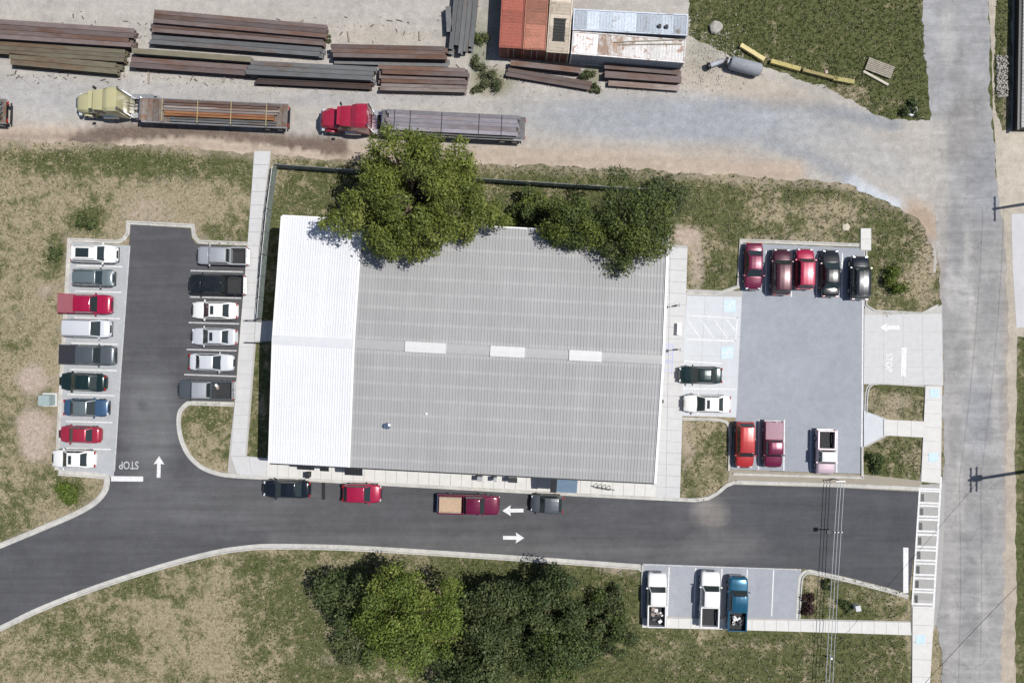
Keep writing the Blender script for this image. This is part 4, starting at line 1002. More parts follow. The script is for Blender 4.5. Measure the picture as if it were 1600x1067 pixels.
V_('parked_car', 'car', 'very dark green saloon below the black pickup in the west row', 128.5, 597, 4.85, 1.85, Wst - .04, 'sedan', 'green', GL)
V_('parked_car', 'car', 'dark blue saloon in the west row, a grey reflection painted on its roof', 134, 637, 4.6, 1.8, E - .02, 'sedan', 'blue', GL, roof='teal')  # lighter cabin paint stands for the reflection on the roof
V_('parked_car', 'car', 'small crimson saloon second from the bottom of the west row', 124, 679, 4.35, 1.72, Wst - .03, 'sedan', 'crimson', GL)
V_('parked_car', 'car', 'white saloon with a sunroof at the bottom of the west row', 114.5, 717, 4.5, 1.86, Wst - .02, 'sedan', 'white', GL, sunroof=(.14, .40))
V_('pickup_truck', 'pickup truck', 'silver pickup with a dark bed at the top of the east row', 348, 400, 5.2, 1.85, Wst - .02, 'pickup', 'silver', GR, cabend=.66)
V_('pickup_truck', 'pickup truck', 'black double cab pickup in the east row', 339, 445, 5.75, 2.05, Wst - .02, 'pickup', 'black', GR, cabend=.66)
V_('parked_car', 'car', 'bright white saloon below the black double cab pickup', 335, 485, 4.7, 1.82, Wst - .02, 'sedan', 'white', GR, sunroof=(.12, .38))
V_('parked_car', 'car', 'pearl white saloon with a small sunroof in the middle of the east row', 334, 526, 4.7, 1.8, Wst - .02, 'sedan', 'pearl', GR, sunroof=(.1, .36))
V_('parked_car', 'car', 'silver saloon parked nose towards the walk in the east row', 330, 566, 4.6, 1.8, E - .03, 'sedan', 'pearl', GR)
tpk, Xp, hwp = V_('pickup_truck', 'pickup truck', 'dark grey pickup at the bottom of the east row beside the grass island', 322, 609, 5.7, 1.95, Wst - .02, 'pickup', 'slate', GR, cabend=.60, roof='silver')
V_('queueing_car', 'car', 'glossy black saloon standing in the drive below the white roof', 447.5, 764, 4.9, 1.82, Wst - .02, 'sedan', 'navyblack', GD)
V_('queueing_car', 'car', 'short bright red hatchback in the drive', 565, 771, 4.0, 1.9, E - .02, 'hatch', 'red', GD)
tp2, Xp2, hwp2 = V_('pickup_truck', 'pickup truck', 'maroon pickup with a tan box load in the drive', 732, 788, 6.4, 1.98, E - .03, 'pickup', 'burgundy', GD, cabend=.56)
V_('queueing_car', 'car', 'small dark grey hatchback nearest the blue canopy in the drive', 855, 787.5, 3.3, 1.9, Wst - .05, 'hatch', 'slate', GD)
V_('parked_car', 'car', 'dark charcoal saloon in the accessible bay above the white saloon', 1095, 586, 4.45, 1.78, Wst - .02, 'sedan', 'green', GA)
V_('parked_car', 'car', 'white saloon with black sunroof below the charcoal saloon by the east walk', 1105, 631, 4.85, 1.85, Wst - .02, 'sedan', 'white', GA, sunroof=(.12, .34))
V_('parked_car', 'car', 'burgundy saloon at the left end of the north row', 1178, 416, 4.85, 1.85, Sth - .02, 'sedan', 'burgundy', GN_)
V_('parked_car', 'car', 'dark maroon off-roader second from the left in the north row', 1221, 425, 4.75, 1.92, N_ - .02, 'suv', 'maroon', GN_)
V_('parked_car', 'car', 'bright red off-roader in the middle of the north row', 1257.5, 420.5, 4.2, 1.85, N_ - .02, 'suv', 'red', GN_)
V_('parked_car', 'car', 'black saloon with a pale windscreen right of the red off-roader', 1298, 427, 4.85, 1.9, N_ - .02, 'sedan', 'black', GN_)
V_('parked_car', 'car', 'black off-roader at the right end of the north row', 1343.5, 434, 4.5, 1.88, N_ - .02, 'suv', 'navyblack', GN_)
V_('parked_car', 'car', 'bright scarlet off-roader at the left end of the south row', 1164, 695, 4.75, 1.85, Sth - .02, 'suv', 'scarlet', GS)
V_('pickup_truck', 'pickup truck', 'maroon pickup with a pink-grey bed cover in the south row', 1208, 694, 4.75, 1.85, Sth - .02, 'pickup', 'burgundy', GS, cabend=.60, cover=cov_maroon)
V_('pickup_truck', 'pickup truck', 'pale rose pickup with a white roof at the right end of the south row', 1290, 706, 4.55, 1.85, Sth - .02, 'pickup', 'rose', GS, cabend=.56, roof='white')
tp3, Xp3, hwp3 = V_('pickup_truck', 'pickup truck', 'white pickup with clutter in its bed, leftmost of the roadside bays', 1026, 937, 5.6, 1.95, N_ - .02, 'pickup', 'white', GB, cabend=.58)
V_('pickup_truck', 'pickup truck', 'white and silver pickup with an empty black bed, middle of three', 1109, 936, 5.75, 1.95, N_ - .03, 'pickup', 'white', GB, cabend=.62)
tp4, Xp4, hwp4 = V_('pickup_truck', 'pickup truck', 'petrol blue pickup with white bags in its bed', 1152, 943, 5.65, 1.98, N_ - .04, 'pickup', 'petrol', GB, cabend=.62)
# loads
def place(name, label, cat, ref, lx, ly, z, mat, build):
    c, n = math.cos(ref.rotation_euler.z), math.sin(ref.rotation_euler.z)
    t = thing(name, label, cat, (ref.location.x + lx * c - ly * n, ref.location.y + lx * n + ly * c, z), ref.rotation_euler.z); build(t); return t
def tanbox(t):
    mb = MB(); mb.box(0, 0, .35, 2.25, 1.62, .7); mb.build('box', plain('tan_board', (.46, .33, .23), .85, 0, .15, 3), t, bevel=.02)
    for s in (-1, 1): mb = MB(); mb.box(0, s * .72, .72, 2.27, .08, .04); mb.build('batten', M['wood'], t)
place('box_load', 'tan plywood box filling the bed of the maroon pickup', 'crate', tp2, -1.85, 0, .68, None, tanbox)
def clutter(cols, n, sx, sy, seed):
    def f(t):
        r = random.Random(seed)
        for i in range(n):
            mb = MB(); a, b, h = r.uniform(.2, .5), r.uniform(.15, .4), r.uniform(.12, .3)
            mb.box(r.uniform(-sx, sx), r.uniform(-sy, sy), h / 2 + .02 * i, a, b, h, r.uniform(0, 3)); mb.build('sack' if seed == 4 else 'scrap_piece', r.choice(cols), t, bevel=.05)
    return f
tanm = plain('tan_stuff', (.30, .25, .21), .9, 0, .3); whm = plain('white_bag', (.68, .67, .68), .7, 0, .15); grm = plain('dark_scrap', (.08, .08, .09), .8, 0, .2)
place('scrap_load', 'tan and grey clutter in the bed of the white pickup', 'load', tp3, -1.55, 0, .66, None, clutter([tanm, tanm, tanm, whm, grm], 13, .75, .5, 3))
place('bag_load', 'white bags lying in the bed of the blue pickup', 'load', tp4, -1.75, 0, .66, None, clutter([whm, whm, grm, tanm], 10, .6, .5, 4))
place('bag', 'pale crumpled bag in the dark grey pickup bed', 'bag', tpk, -1.1, -.2, .66, None, clutter([whm, tanm], 3, .2, .3, 8))

# ------------------------------------------------------------ lorries and their trailers
def tractor(label, px, py, rz, col, sleeper=True):
    x, y = W(px, py, 1.5); t = thing('semi_truck', label, 'lorry', (x, y, .03), rz, 'lorries in the steel yard'); P = PAINTS[col]
    rings = []
    for xx, w_, z0, z1 in ((3.35, .62, .7, 1.35), (3.28, .80, .65, 1.55), (2.9, .90, .6, 1.78), (2.2, .96, .6, 1.92), (1.35, 1.02, .6, 2.02)):
        rings.append([(xx, -w_, z0), (xx, w_, z0), (xx, w_, z1 - .25), (xx, w_ * .8, z1 - .04), (xx, 0, z1), (xx, -w_ * .8, z1 - .04), (xx, -w_, z1 - .25)])
    mb = MB(); mb.loft(rings); mb.build('bonnet', P, t, smooth=True, angle=40)
    mb = MB(); mb.loft([[(1.4, -1.05, .7), (1.4, 1.05, .7), (1.4, 1.05, 1.95), (1.4, -1.05, 1.95)], [(1.0, -1.1, .7), (1.0, 1.1, .7), (1.0, 1.0, 2.75), (1.0, -1.0, 2.75)], [(-.1, -1.12, .7), (-.1, 1.12, .7), (-.1, 1.05, 2.9), (-.1, -1.05, 2.9)]]); mb.build('cab', P, t, bevel=.05, smooth=True)
    pane(t, 'windscreen', [(1.42, -.92, 2.02), (1.42, .92, 2.02), (1.03, .88, 2.66), (1.03, -.88, 2.66)], 'glass', .03)
    for s in (-1, 1): q = [(.1, s * 1.12, 1.75), (.95, s * 1.1, 1.75), (.95, s * 1.03, 2.5), (.1, s * 1.08, 2.5)]; pane(t, 'side_window', q if s < 0 else [q[1], q[0], q[3], q[2]], 'glass', .03)
    mb = MB(); mb.loft([[(xx, -w_, .7), (xx, w_, .7), (xx, w_, z), (xx, w_ * .7, z + .22), (xx, -w_ * .7, z + .22), (xx, -w_, z)] for xx, w_, z in ((-.12, 1.16, 2.8), (-.7, 1.2, 3.1), (-1.75, 1.2, 3.2))]); mb.build('sleeper', P, t, smooth=True, bevel=.04, angle=35)
    mb = MB(); mb.box(1.18, 0, 2.82, .35, 1.8, .05); mb.build('sun_visor', P, t)
    for s in (-1, 1):
        mb = MB(); mb.tube((-1.95, s * 1.0, .8), (-1.95, s * 1.0, 3.7), .09, n=10); mb.build('exhaust_stack', M['chrome'], t, smooth=True)
        mb = MB(); mb.tube((.9, s * 1.0, .72), (-.7, s * 1.0, .72), .30, n=14); mb.build('fuel_tank', M['chrome'], t, smooth=True)
        mb = MB(); mb.box(1.15, s * 1.38, 2.2, .12, .25, .5); mb.tube((1.1, s * 1.05, 2.3), (1.15, s * 1.3, 2.3), .02); mb.build('side_mirror', M['dark_metal'], t)
        mb = MB(); mb.box(3.1, s * .98, 1.1, .28, .3, .22); mb.build('headlight', M['lamp'], t, bevel=.04)
        mb = MB(); mb.loft([[(2.35 + 0.62 * math.cos(a) * q, s * 1.0 + d, .52 + .62 * math.sin(a) * q) for q, d in ((1, -.2), (1.0, .2), (1.1, .2), (1.1, -.2))] for a in [PI * k / 8 for k in range(9)]]); mb.build('mudguard', P, t, smooth=True)
        wheel(t, 2.35, s * 1.0, .52, .30)
        for xx in (-2.55, -3.85): wheel(t, xx, s * .95, .52, .56)
        mb = MB(); mb.box(-4.6, s * .95, .7, .03, .6, .7); mb.build('mud_flap', M['chrome'] if col == 'cream' else M['trim_white'], t)
        mb = MB(); mb.box(-3.2, s * .98, 1.12, 2.3, .5, .03); mb.build('wheel_cover', M['steel_gray'], t)
    mb = MB(); mb.box(-.8, .42, .85, 8.0, .1, .26); mb.box(-.8, -.42, .85, 8.0, .1, .26)
    for k in range(6): mb.box(-4.5 + 1.5 * k, 0, .85, .12, .8, .2)
    mb.build('chassis', M['dark_metal'], t)
    mb = MB(); mb.tube((-3.2, 0, 1.0), (-3.2, 0, 1.15), .5, n=20); mb.build('fifth_wheel', M['dark_metal'], t)
    mb = MB(); mb.box(-2.1, 0, 1.05, .5, 1.4, .05); mb.build('deck_plate', M['chrome'], t)
    for a in (.25, -.15): mb = MB(); mb.tube((-1.85, a, 1.8), (-2.6, a * .5, 1.3), .035); mb.build('air_hose', M['black'], t)
    mb = MB(); mb.box(3.42, 0, .62, .22, 2.1, .35); mb.build('bumper', M['chrome'], t, bevel=.05); mb = MB(); mb.box(3.36, 0, 1.15, .08, 1.0, .7); mb.build('grille', M['chrome'], t)
    return t
def trailer(label, px, py, L, rz, deckmat, white=False):
    x, y = W(px, py, 1.4); t = thing('flatbed_trailer', label, 'trailer', (x, y, .03), rz, 'flatbed trailers in the steel yard')
    nb_ = 26
    for k in range(nb_): mb = MB(); mb.box(-L / 2 + (k + .5) * L / nb_, 0, 1.42, L / nb_ - .03, 2.34, .05); mb.build('deck_board', deckmat, t)
    for s in (-1, 1):
        mb = MB(); mb.box(0, s * 1.22, 1.38, L, .09, .2); mb.build('side_rail', M['steel_gray'], t)
        mb = MB(); mb.box(0, s * .45, 1.1, L * .96, .12, .45); mb.build('main_beam', M['dark_metal'], t)
        for xx in (-L / 2 + 1.0, -L / 2 + 2.3): wheel(t, xx, s * .95, .5, .56)
        mb = MB(); mb.box(L / 2 - 2.8, s * .7, .6, .14, .14, 1.1); mb.box(L / 2 - 2.8, s * .7, .04, .3, .3, .05); mb.build('landing_leg', M['dark_metal'], t)
        mb = MB(); mb.box(-L / 2 - .03, s * .9, 1.25, .06, .4, .14); mb.build('taillight', M['red_lamp'], t)
    mb = MB(); mb.box(L / 2 - .04, 0, 1.75, .08, 2.3, .65); mb.build('headboard', M['chrome'] if not white else M['dark_metal'], t)
    mb = MB(); mb.box(-L / 2 + .06, 0, .62, .1, 2.2, .12); mb.build('rear_bumper', M['dark_metal'], t)
    return t
dk1 = rust_mat('dark_deck', (.16, .14, .125), (.14, .08, .05), .5, .5); dk2 = rust_mat('grey_deck', (.13, .125, .135), (.10, .09, .09), .5, .5)
tractor('cream lorry facing left, coupled to the trailer of brown beams', 171, 163, PI - .035, 'cream')
tractor('red lorry facing left, partly under the big tree', 552, 188, PI - .045, 'lorryred')
T1 = trailer('flatbed trailer behind the cream lorry', 336, 177, 14.9, PI - .045, dk1)
T2 = trailer('flatbed trailer behind the red lorry, loaded with grey beams', 709, 196, 14.6, PI - .05, dk2)
T3 = trailer('flatbed trailer cut off by the left edge of the yard', -108, 170, 15.5, PI - .04, dk1)

# steel: every beam is a thing of its own
BM = {'brown': rust_mat('brown_steel', (.135, .105, .100), (.12, .065, .045), .45, .35, .8, (.3, 1, 1)),
      'olive': rust_mat('olive_steel', (.140, .125, .088), (.12, .08, .05), .4, .35, .8, (.3, 1, 1)),
      'grey': rust_mat('blue_grey_steel', (.125, .13, .135), (.12, .08, .06), .25, .35, .7, (.3, 1, 1)),
      'violet': rust_mat('violet_grey_steel', (.21, .195, .225), (.17, .14, .14), .3, .35, .6, (.3, 1, 1)),
      'pale': rust_mat('pale_steel', (.25, .21, .195), (.17, .12, .10), .4, .35, .7, (.3, 1, 1)),
      'dark': rust_mat('dark_rusty_steel', (.050, .036, .034), (.08, .04, .03), .4, .35, .8, (.3, 1, 1)),
      'orange': rust_mat('orange_steel', (.30, .135, .055), (.20, .08, .04), .4, .35, .8, (.3, 1, 1))}
BMESH = {}
def beam_mesh(L, b, h, col):
    key = (round(L, 1), round(b, 2), round(h, 2), col)
    if key not in BMESH:
        tf, tw = .035, .03; sec = [(-b / 2, 0), (b / 2, 0), (b / 2, tf), (tw / 2, tf), (tw / 2, h - tf), (b / 2, h - tf), (b / 2, h), (-b / 2, h), (-b / 2, h - tf), (-tw / 2, h - tf), (-tw / 2, tf), (-b / 2, tf)]
        mb = MB(); mb.loft([[(x, y, z) for y, z in sec] for x in (-L / 2, L / 2)], caps=False); me = mb.mesh('steel_beam', fix=False); me.materials.append(BM[col]); BMESH[key] = me
    return BMESH[key]
def stack(a, b, n, pitch, col, layers, label, h=.4, z0=.12, fill=.93, jit=.25, grp=None, seed=0, dunnage=True):
    """n beams side by side: top beam's centre line runs a->b in plan, the others follow below it"""
    r = random.Random(int(a[0] * 7 + a[1] * 13 + seed)); ztop = z0 + h * layers; A = Vector(W(*a, ztop)); B = Vector(W(*b, ztop)); d = (B - A); L = d.length; d.normalize(); nn = Vector((d.y, -d.x))
    pw = pitch / PPM * (H - ztop) / H; ang = math.atan2(d.y, d.x); C = (A + B) / 2
    pos = {1: ['only'], 2: ['upper', 'lower'], 3: ['upper', 'middle', 'lower'], 5: ['rightmost', 'right-hand', 'middle', 'left-hand', 'leftmost']}[n]
    for lay in range(layers):
        for k in range(n):
            if lay < layers - 1 and k not in (0, n - 1): continue
            me = beam_mesh(L, pw * fill, h - .02, col)
            p = C + nn * pw * k + d * r.uniform(-jit, jit)
            o = link('steel_beam', me, None, (p.x, p.y, z0 + lay * h), ang + r.uniform(-.0006, .0006))
            lb = label + (', ' + pos[k] + ' row' if n > 1 else '') + (', on top' if lay == layers - 1 and layers > 1 else ', bottom layer' if layers > 1 and lay == 0 else ', middle layer' if layers > 1 else '')
            tag(o, lb, 'steel beam', grp or label)
    if dunnage:
        for f in (.15, .5, .85):
            p = A + d * L * f + nn * pw * (n - 1) / 2; mb = MB(); mb.box(0, 0, z0 / 2, .14, pw * n + .25, z0 - .004); o = mb.build('timber_bearer', M['wood'], None, loc=(p.x, p.y, 0), rot=(0, 0, ang)); tag(o, {.15: 'left-end', .5: 'middle', .85: 'right-end'}[f] + ' timber bearer under the ' + label.split(', ')[-1].replace('steel beam', 'beams') + (' of ' + label.split(' steel')[0] + ' steel' if ', ' in label else ''), 'timber', 'timber bearers under the steel')
stack((-60, 30), (206, 48), 2, 8, 'brown', 3, 'reddish brown steel beam, topmost pile at the left edge', .42)
stack((-60, 46), (203, 63), 2, 7.4, 'brown', 3, 'purplish brown steel beam, second pile at the left edge', .40)
stack((-60, 64), (198, 81), 3, 6.6, 'olive', 2, 'olive brown steel beam, third pile at the left edge', .45)
stack((17, 88), (184, 103), 2, 9, 'olive', 2, 'short olive steel beam, pile nearest the cream lorry', .45)
stack((237, 18), (507, 42), 3, 7, 'brown', 3, 'long brown steel beam, pile above the dark gap', .40)
stack((237, 40), (507, 62), 2, 6.6, 'brown', 2, 'long brown steel beam, pile just below the upper long one', .40)
stack((237, 58), (503, 78), 2, 7.4, 'grey', 2, 'long grey steel beam, pile with a bright tag', .40)
stack((203, 79), (390, 93), 1, 9, 'olive', 3, 'single olive steel beam above the brown stack', .42)
stack((205, 93), (388, 106), 2, 8.5, 'brown', 2, 'dark brown steel beam, stack below the olive beam', .42)
stack((388, 98), (585, 108), 3, 7.4, 'grey', 3, 'blue-grey steel beam, wide stack above the red lorry', .42)
stack((402, 121), (583, 130), 2, 7, 'dark', 1, 'blackish rusty steel beam above the red lorry', .5)
stack((520, 72), (698, 76), 3, 7, 'brown', 3, 'brown steel beam, stack in the middle of the yard', .42)
stack((522, 91), (700, 96), 2, 6, 'grey', 1, 'dark grey steel beam, low row under the middle stack', .4)
stack((594, 105), (730, 110), 2, 7.0, 'brown', 3, 'short brown steel beam, upper of three bundles', .4)
stack((592, 120), (727, 123.5), 2, 6.2, 'brown', 2, 'short brown steel beam, middle of three bundles', .4)
stack((592, 133), (726, 136.5), 2, 5.6, 'pale', 2, 'short pale steel beam, lowest of three bundles', .4)
stack((700, 10), (702, 50), 1, 9, 'grey', 2, 'stub of upright-laid grey steel beam left of its pile', .45)
stack((744, -10), (735, 78), 5, 7.6, 'grey', 2, 'blue-grey steel beam, pile laid across the others', .45, jit=.5)
stack((795, 98), (905, 110), 1, 9, 'brown', 2, 'brown steel beam next to the red containers', .42)
stack((793, 109), (924, 131), 2, 7, 'brown', 1, 'low brown steel beam, tilted row beside the weeds', .45)
stack((947, 103), (1064, 113), 1, 10, 'brown', 2, 'brown steel beam against the white container', .42)
stack((944, 116), (1064, 125), 1, 11, 'brown', 2, 'brown steel beam, middle one below the white container', .42)
stack((950, 130), (1061, 138), 1, 9, 'pale', 1, 'pale brown steel beam, lowest one below the white container', .42)
# lorry loads
def on_trailer(T, lx, ly, L, b, h, col, label, z=1.48):
    c, n = math.cos(T.rotation_euler.z), math.sin(T.rotation_euler.z)
    o = link('steel_beam', beam_mesh(L, b, h, col), None, (T.location.x + lx * c - ly * n, T.location.y + lx * n + ly * c, z), T.rotation_euler.z); tag(o, label, 'steel beam', 'steel beams loaded on trailers')
for k in range(4): on_trailer(T1, -.8 + .2 * (k % 2), -.9 + .28 * k, 11.8, .22, .28, 'pale' if k > 1 else 'brown', ('uppermost', 'second', 'third', 'fourth')[k] + ' narrow pale brown beam from the top edge on the cream lorry trailer')
for k in range(2): on_trailer(T1, -.6, .22 + .26 * k, 11.2, .22, .34, 'orange', ('upper', 'lower')[k] + ' orange rusty steel beam on the cream lorry trailer')
for k in range(2): on_trailer(T1, -1.0, .78 + .24 * k, 10.8, .18, .26, 'grey', ('inner', 'outer')[k] + ' grey steel beam at the lower edge of the cream lorry trailer')
for k in range(5): on_trailer(T2, .05 * k, -.98 + .42 * k, 13.6 - .5 * (k % 2), .40, .36, 'violet', ('uppermost', 'second', 'middle', 'fourth', 'lowest')[k] + ' violet-grey steel beam in the picture on the red lorry trailer')
for k in range(2): on_trailer(T2, -1.5, 1.12 + .0 * k, 9.5, .14, .2 + .2 * k, 'grey', ('low', 'tall')[k] + ' thin grey beam at the lower edge of the red lorry trailer')
for k in range(4): on_trailer(T3, -1.2, -.8 + .5 * k, 12.5, .4, .36, 'grey', ('uppermost', 'second', 'third', 'lowest')[k] + ' dark grey steel beam on the trailer at the left edge')
strapm = plain('yellow_strap', (.42, .36, .18), .7, 0, .1)
for T, xs2, wtop, mt, ztop_ in ((T1, (5.2, 1.6, -1.8, -5.4), .36, strapm, 1.86), (T2, (6.0, 4.4, 1.2, -2.6, -4.9), .40, M['dark_metal'], 1.87)):
    for lx in xs2:
        c, n = math.cos(T.rotation_euler.z), math.sin(T.rotation_euler.z)
        pts = [(0, -1.27, 1.35), (0, -1.14, ztop_), (0, 1.22, ztop_), (0, 1.27, 1.35)]; mb = MB()
        for p, q in zip(pts, pts[1:]): mb.loft([[(p[0] - .03, p[1], p[2]), (p[0] + .03, p[1], p[2]), (p[0] + .03, p[1], p[2] + .02), (p[0] - .03, p[1], p[2] + .02)], [(q[0] - .03, q[1], q[2]), (q[0] + .03, q[1], q[2]), (q[0] + .03, q[1], q[2] + .02), (q[0] - .03, q[1], q[2] + .02)]])
        o = mb.build('tie_down_strap', mt, None, loc=(T.location.x + lx * c, T.location.y + lx * n, 0), rot=(0, 0, T.rotation_euler.z))
        tag(o, (('strap nearest the cab', 'second strap from the cab', 'third strap from the cab', 'rearmost strap')[xs2.index(lx)] + ' over the cream lorry load') if T is T1 else (('strap nearest the cab', 'second strap from the cab', 'middle strap', 'fourth strap from the cab', 'rearmost strap')[xs2.index(lx)] + ' over the red lorry load'), 'strap', 'straps over the cream lorry load' if T is T1 else 'straps over the red lorry load')
# small posts sticking out of the stacks
for px, py, L, a in ((233, 120, 1.6, 1.55), (351, 122, 1.0, 1.4), (545, 58, 1.1, 1.7), (656, 57, 1.0, 1.6), (470, 35, .7, .6)):
    x, y = W(px, py); mb = MB(); mb.box(0, 0, .08, L, .16, .16); o = mb.build('timber_offcut', M['wood'], None, loc=(x, y, 0), rot=(0, 0, a))
    tag(o, {233: 'timber offcut standing out below the brown stack', 351: 'short timber offcut right of the brown stack', 545: 'timber offcut at the left above the middle stack', 656: 'timber offcut at the right above the middle stack', 470: 'small offcut above the long brown beams'}[px], 'timber', 'loose timber offcuts')

# ------------------------------------------------------------ containers
def container(label, pts, h, mats, grp='shipping containers and sheds', ribs=True, rustpatch=None):
    """pts: plan corners NW NE SE SW of the roof"""
    P_ = [Vector(W(*p, h)) for p in pts]; C = sum(P_, Vector((0, 0))) / 4; ux = ((P_[1] - P_[0]) + (P_[2] - P_[3])) / 2; uy = ((P_[0] - P_[3]) + (P_[1] - P_[2])) / 2
    LX, LY = ux.length, uy.length; ang = math.atan2(ux.y, ux.x); t = thing('shipping_container', label, 'container', (C.x, C.y, .05), ang, grp)
    mb = MB(); mb.box(0, 0, h / 2, LX - .14, LY - .14, h - .1); mb.build('body', mats[1], t)
    lng = 'x' if LX > LY else 'y'
    # roof sheets with pressed ribs
    n = max(2, round(max(LX, LY) / 1.22)); 
    for k in range(n):
        mb = MB(); l = (max(LX, LY) - .3) / n
        c = -max(LX, LY) / 2 + .15 + l * (k + .5)
        if lng == 'x': mb.box(c, 0, h - .03, l - .012, LY - .3, .05); [mb.box(c - l / 2 + l * (j + .5) / 4, 0, h + .003, l / 9, LY - .6, .022) for j in range(4)]
        else: mb.box(0, c, h - .03, LX - .3, l - .012, .05); [mb.box(0, c - l / 2 + l * (j + .5) / 4, h + .003, LX - .6, l / 9, .022) for j in range(4)]
        mb.build('roof_panel', mats[0] if not (rustpatch and k in rustpatch) else mats[2], t)
    for s in (-1, 1):
        mb = MB(); mb.box(0, s * (LY / 2 - .06), h - .04, LX, .12, .12); mb.build('top_rail', mats[0], t); mb = MB(); mb.box(0, s * (LY / 2 - .06), .08, LX, .12, .16); mb.build('bottom_rail', mats[0], t)
        mb = MB(); mb.box(s * (LX / 2 - .06), 0, h - .04, .12, LY - .25, .12); mb.build('end_rail', mats[0], t)
        for q in (-1, 1): mb = MB(); mb.box(s * (LX / 2 - .07), q * (LY / 2 - .07), h / 2, .15, .15, h + .02); mb.build('corner_post', mats[0], t)
        mb = MB(); m_ = int(LX / .28)
        for j in range(m_): mb.box(-LX / 2 + .25 + j * (LX - .5) / max(1, m_ - 1), s * (LY / 2 - .08), h / 2, .12, .06, h - .3)
        mb.build('side_corrugation', mats[1], t)['kind'] = 'stuff'
    for s in (-1, 1):
        mb = MB(); (mb.box(s * .25 * LX, -LY / 2 + .03, h / 2, LX * .44, .05, h - .35) if lng == 'y' else mb.box(LX / 2 - .03, s * .25 * LY, h / 2, .05, LY * .44, h - .35)); d = mb.build('door', mats[1], t)
        mb = MB(); (mb.tube((s * .12 * LX, -LY / 2 - .03, .2), (s * .12 * LX, -LY / 2 - .03, h - .2), .025) if lng == 'y' else mb.tube((LX / 2 + .03, s * .12 * LY, .2), (LX / 2 + .03, s * .12 * LY, h - .2), .025)); mb.build('lock_rod', M['steel_gray'], d)
    return t, LX, LY
redc = rust_mat('red_container', (.30, .085, .060), (.25, .08, .05), .35, .7); redc2 = rust_mat('faded_red_container', (.34, .14, .095), (.28, .12, .08), .5, .7)
crm = rust_mat('cream_container', (.50, .43, .35), (.30, .22, .16), .25, .7); shaded_red = rust_mat('shaded_red_side', (.16, .05, .04), (.12, .05, .04), .4, .7)  # side colour darker than the roofs, shade of the walls painted in
whc = rust_mat('white_container', (.64, .62, .61), (.36, .24, .18), .30, 1.1); whs = rust_mat('shaded_pale_side', (.34, .37, .41), (.2, .15, .12), .2, .8); rusty = rust_mat('rusty_roof', (.40, .28, .21), (.62, .60, .58), .45, 1.3); bluer = rust_mat('blue_white_roof', (.47, .52, .59), (.25, .22, .2), .12, .8)  # bluish grey side colour puts the shade into the pale walls
container('dark red container, leftmost of the row', [(786, -60), (823, -58), (817, 77), (781, 75)], 2.6, (redc, shaded_red))
container('faded red container beside the darker one', [(824, -58), (859, -56), (854, 80), (818, 78)], 2.6, (redc2, shaded_red))
tC, lx_, ly_ = container('cream container with a grey grate on its roof', [(861, -56), (896, -54), (892, 85), (856, 82)], 2.6, (crm, shaded_red))
mb = MB()
for k in range(11): mb.box(-.55 + .11 * k, -ly_ / 2 + 2.3, 2.68, .05, 2.3, .05)
mb.box(0, -ly_ / 2 + 1.2, 2.65, 1.3, .08, .06); mb.box(0, -ly_ / 2 + 3.4, 2.65, 1.3, .08, .06); mb.build('roof_grate', M['dark_metal'], tC)
container('pale blue-grey container roof behind the rusty white one', [(897, 16), (1076, 22), (1072, 58), (894, 46)], 2.75, (bluer, whs), rustpatch=None)
tW, lxw, lyw = container('white container with rusty patches on its roof', [(894, 49), (1072, 63), (1069, 99), (893, 85)], 2.55, (whc, whs, rusty), rustpatch=(2, 3, 9))
for k, (a, b) in enumerate((((960, 66), (1068, 62)), ((968, 70), (1066, 69)))):
    A = Vector(W(*a, 2.7)); B = Vector(W(*b, 2.7)); mb = MB(); L = (B - A).length; mb.box(0, 0, .04, L, .10, .08); c = (A + B) / 2
    tag(mb.build('roof_plank', M['wood'], None, loc=(c.x, c.y, 2.64), rot=(0, 0, math.atan2((B - A).y, (B - A).x))), ('upper' if k == 0 else 'lower') + ' grey plank lying on the rusty white container', 'plank', 'planks on the white container')
for k, (px, py) in enumerate(((1030, 42), (1041, 43))):
    x, y = W(px, py, 2.8); mb = MB(); mb.tube((0, 0, 0), (0, 0, .25), .22, .18, n=12); tag(mb.build('roof_vent', M['dark_metal'], None, loc=(x, y, 2.80)), ('left' if k == 0 else 'right') + ' dark round vent on the pale blue-grey container', 'vent', 'vents on the blue-grey container')

# ------------------------------------------------------------ things lying about the yard corner
tankm = rust_mat('tank_grey', (.36, .38, .42), (.28, .24, .21), .25, .8)
x, y = W(1164, 105, .6); t = thing('gas_tank', 'grey cylindrical tank lying on the gravel with a bent pipe at its end', 'tank', (x, y, .0), -.26)
mb = MB(); mb.loft([[(xx, r * math.cos(2 * PI * i / 20), .72 + r * math.sin(2 * PI * i / 20)) for i in range(20)] for xx, r in ((-1.72, .35), (-1.6, .58), (-1.35, .68), (1.35, .68), (1.6, .58), (1.72, .35))]); mb.build('shell', tankm, t, smooth=True, angle=40)
for s in (-1, 1): mb = MB(); mb.box(s * 1.0, 0, .12, .2, 1.1, .24); mb.build('cradle', M['dark_metal'], t)
mb = MB(); mb.tube((-1.7, 0, .7), (-2.3, .05, .7), .26, n=12); mb.tube((-2.3, .05, .7), (-3.5, -.75, .5), .24, n=12); mb.build('bent_pipe', tankm, t, smooth=True)
mb = MB(); mb.tube((-1.95, .03, .7), (-2.15, .04, .7), .42, n=14); mb.tube((-3.5, -.75, .5), (-3.72, -.9, .48), .36, n=12); mb.build('flange', M['dark_metal'], t, smooth=True)
ylw = plain('yellow_girder', (.60, .50, .24), .7, 0, .15, 2); olv = plain('olive_girder', (.28, .23, .10), .8, 0, .3, 2)
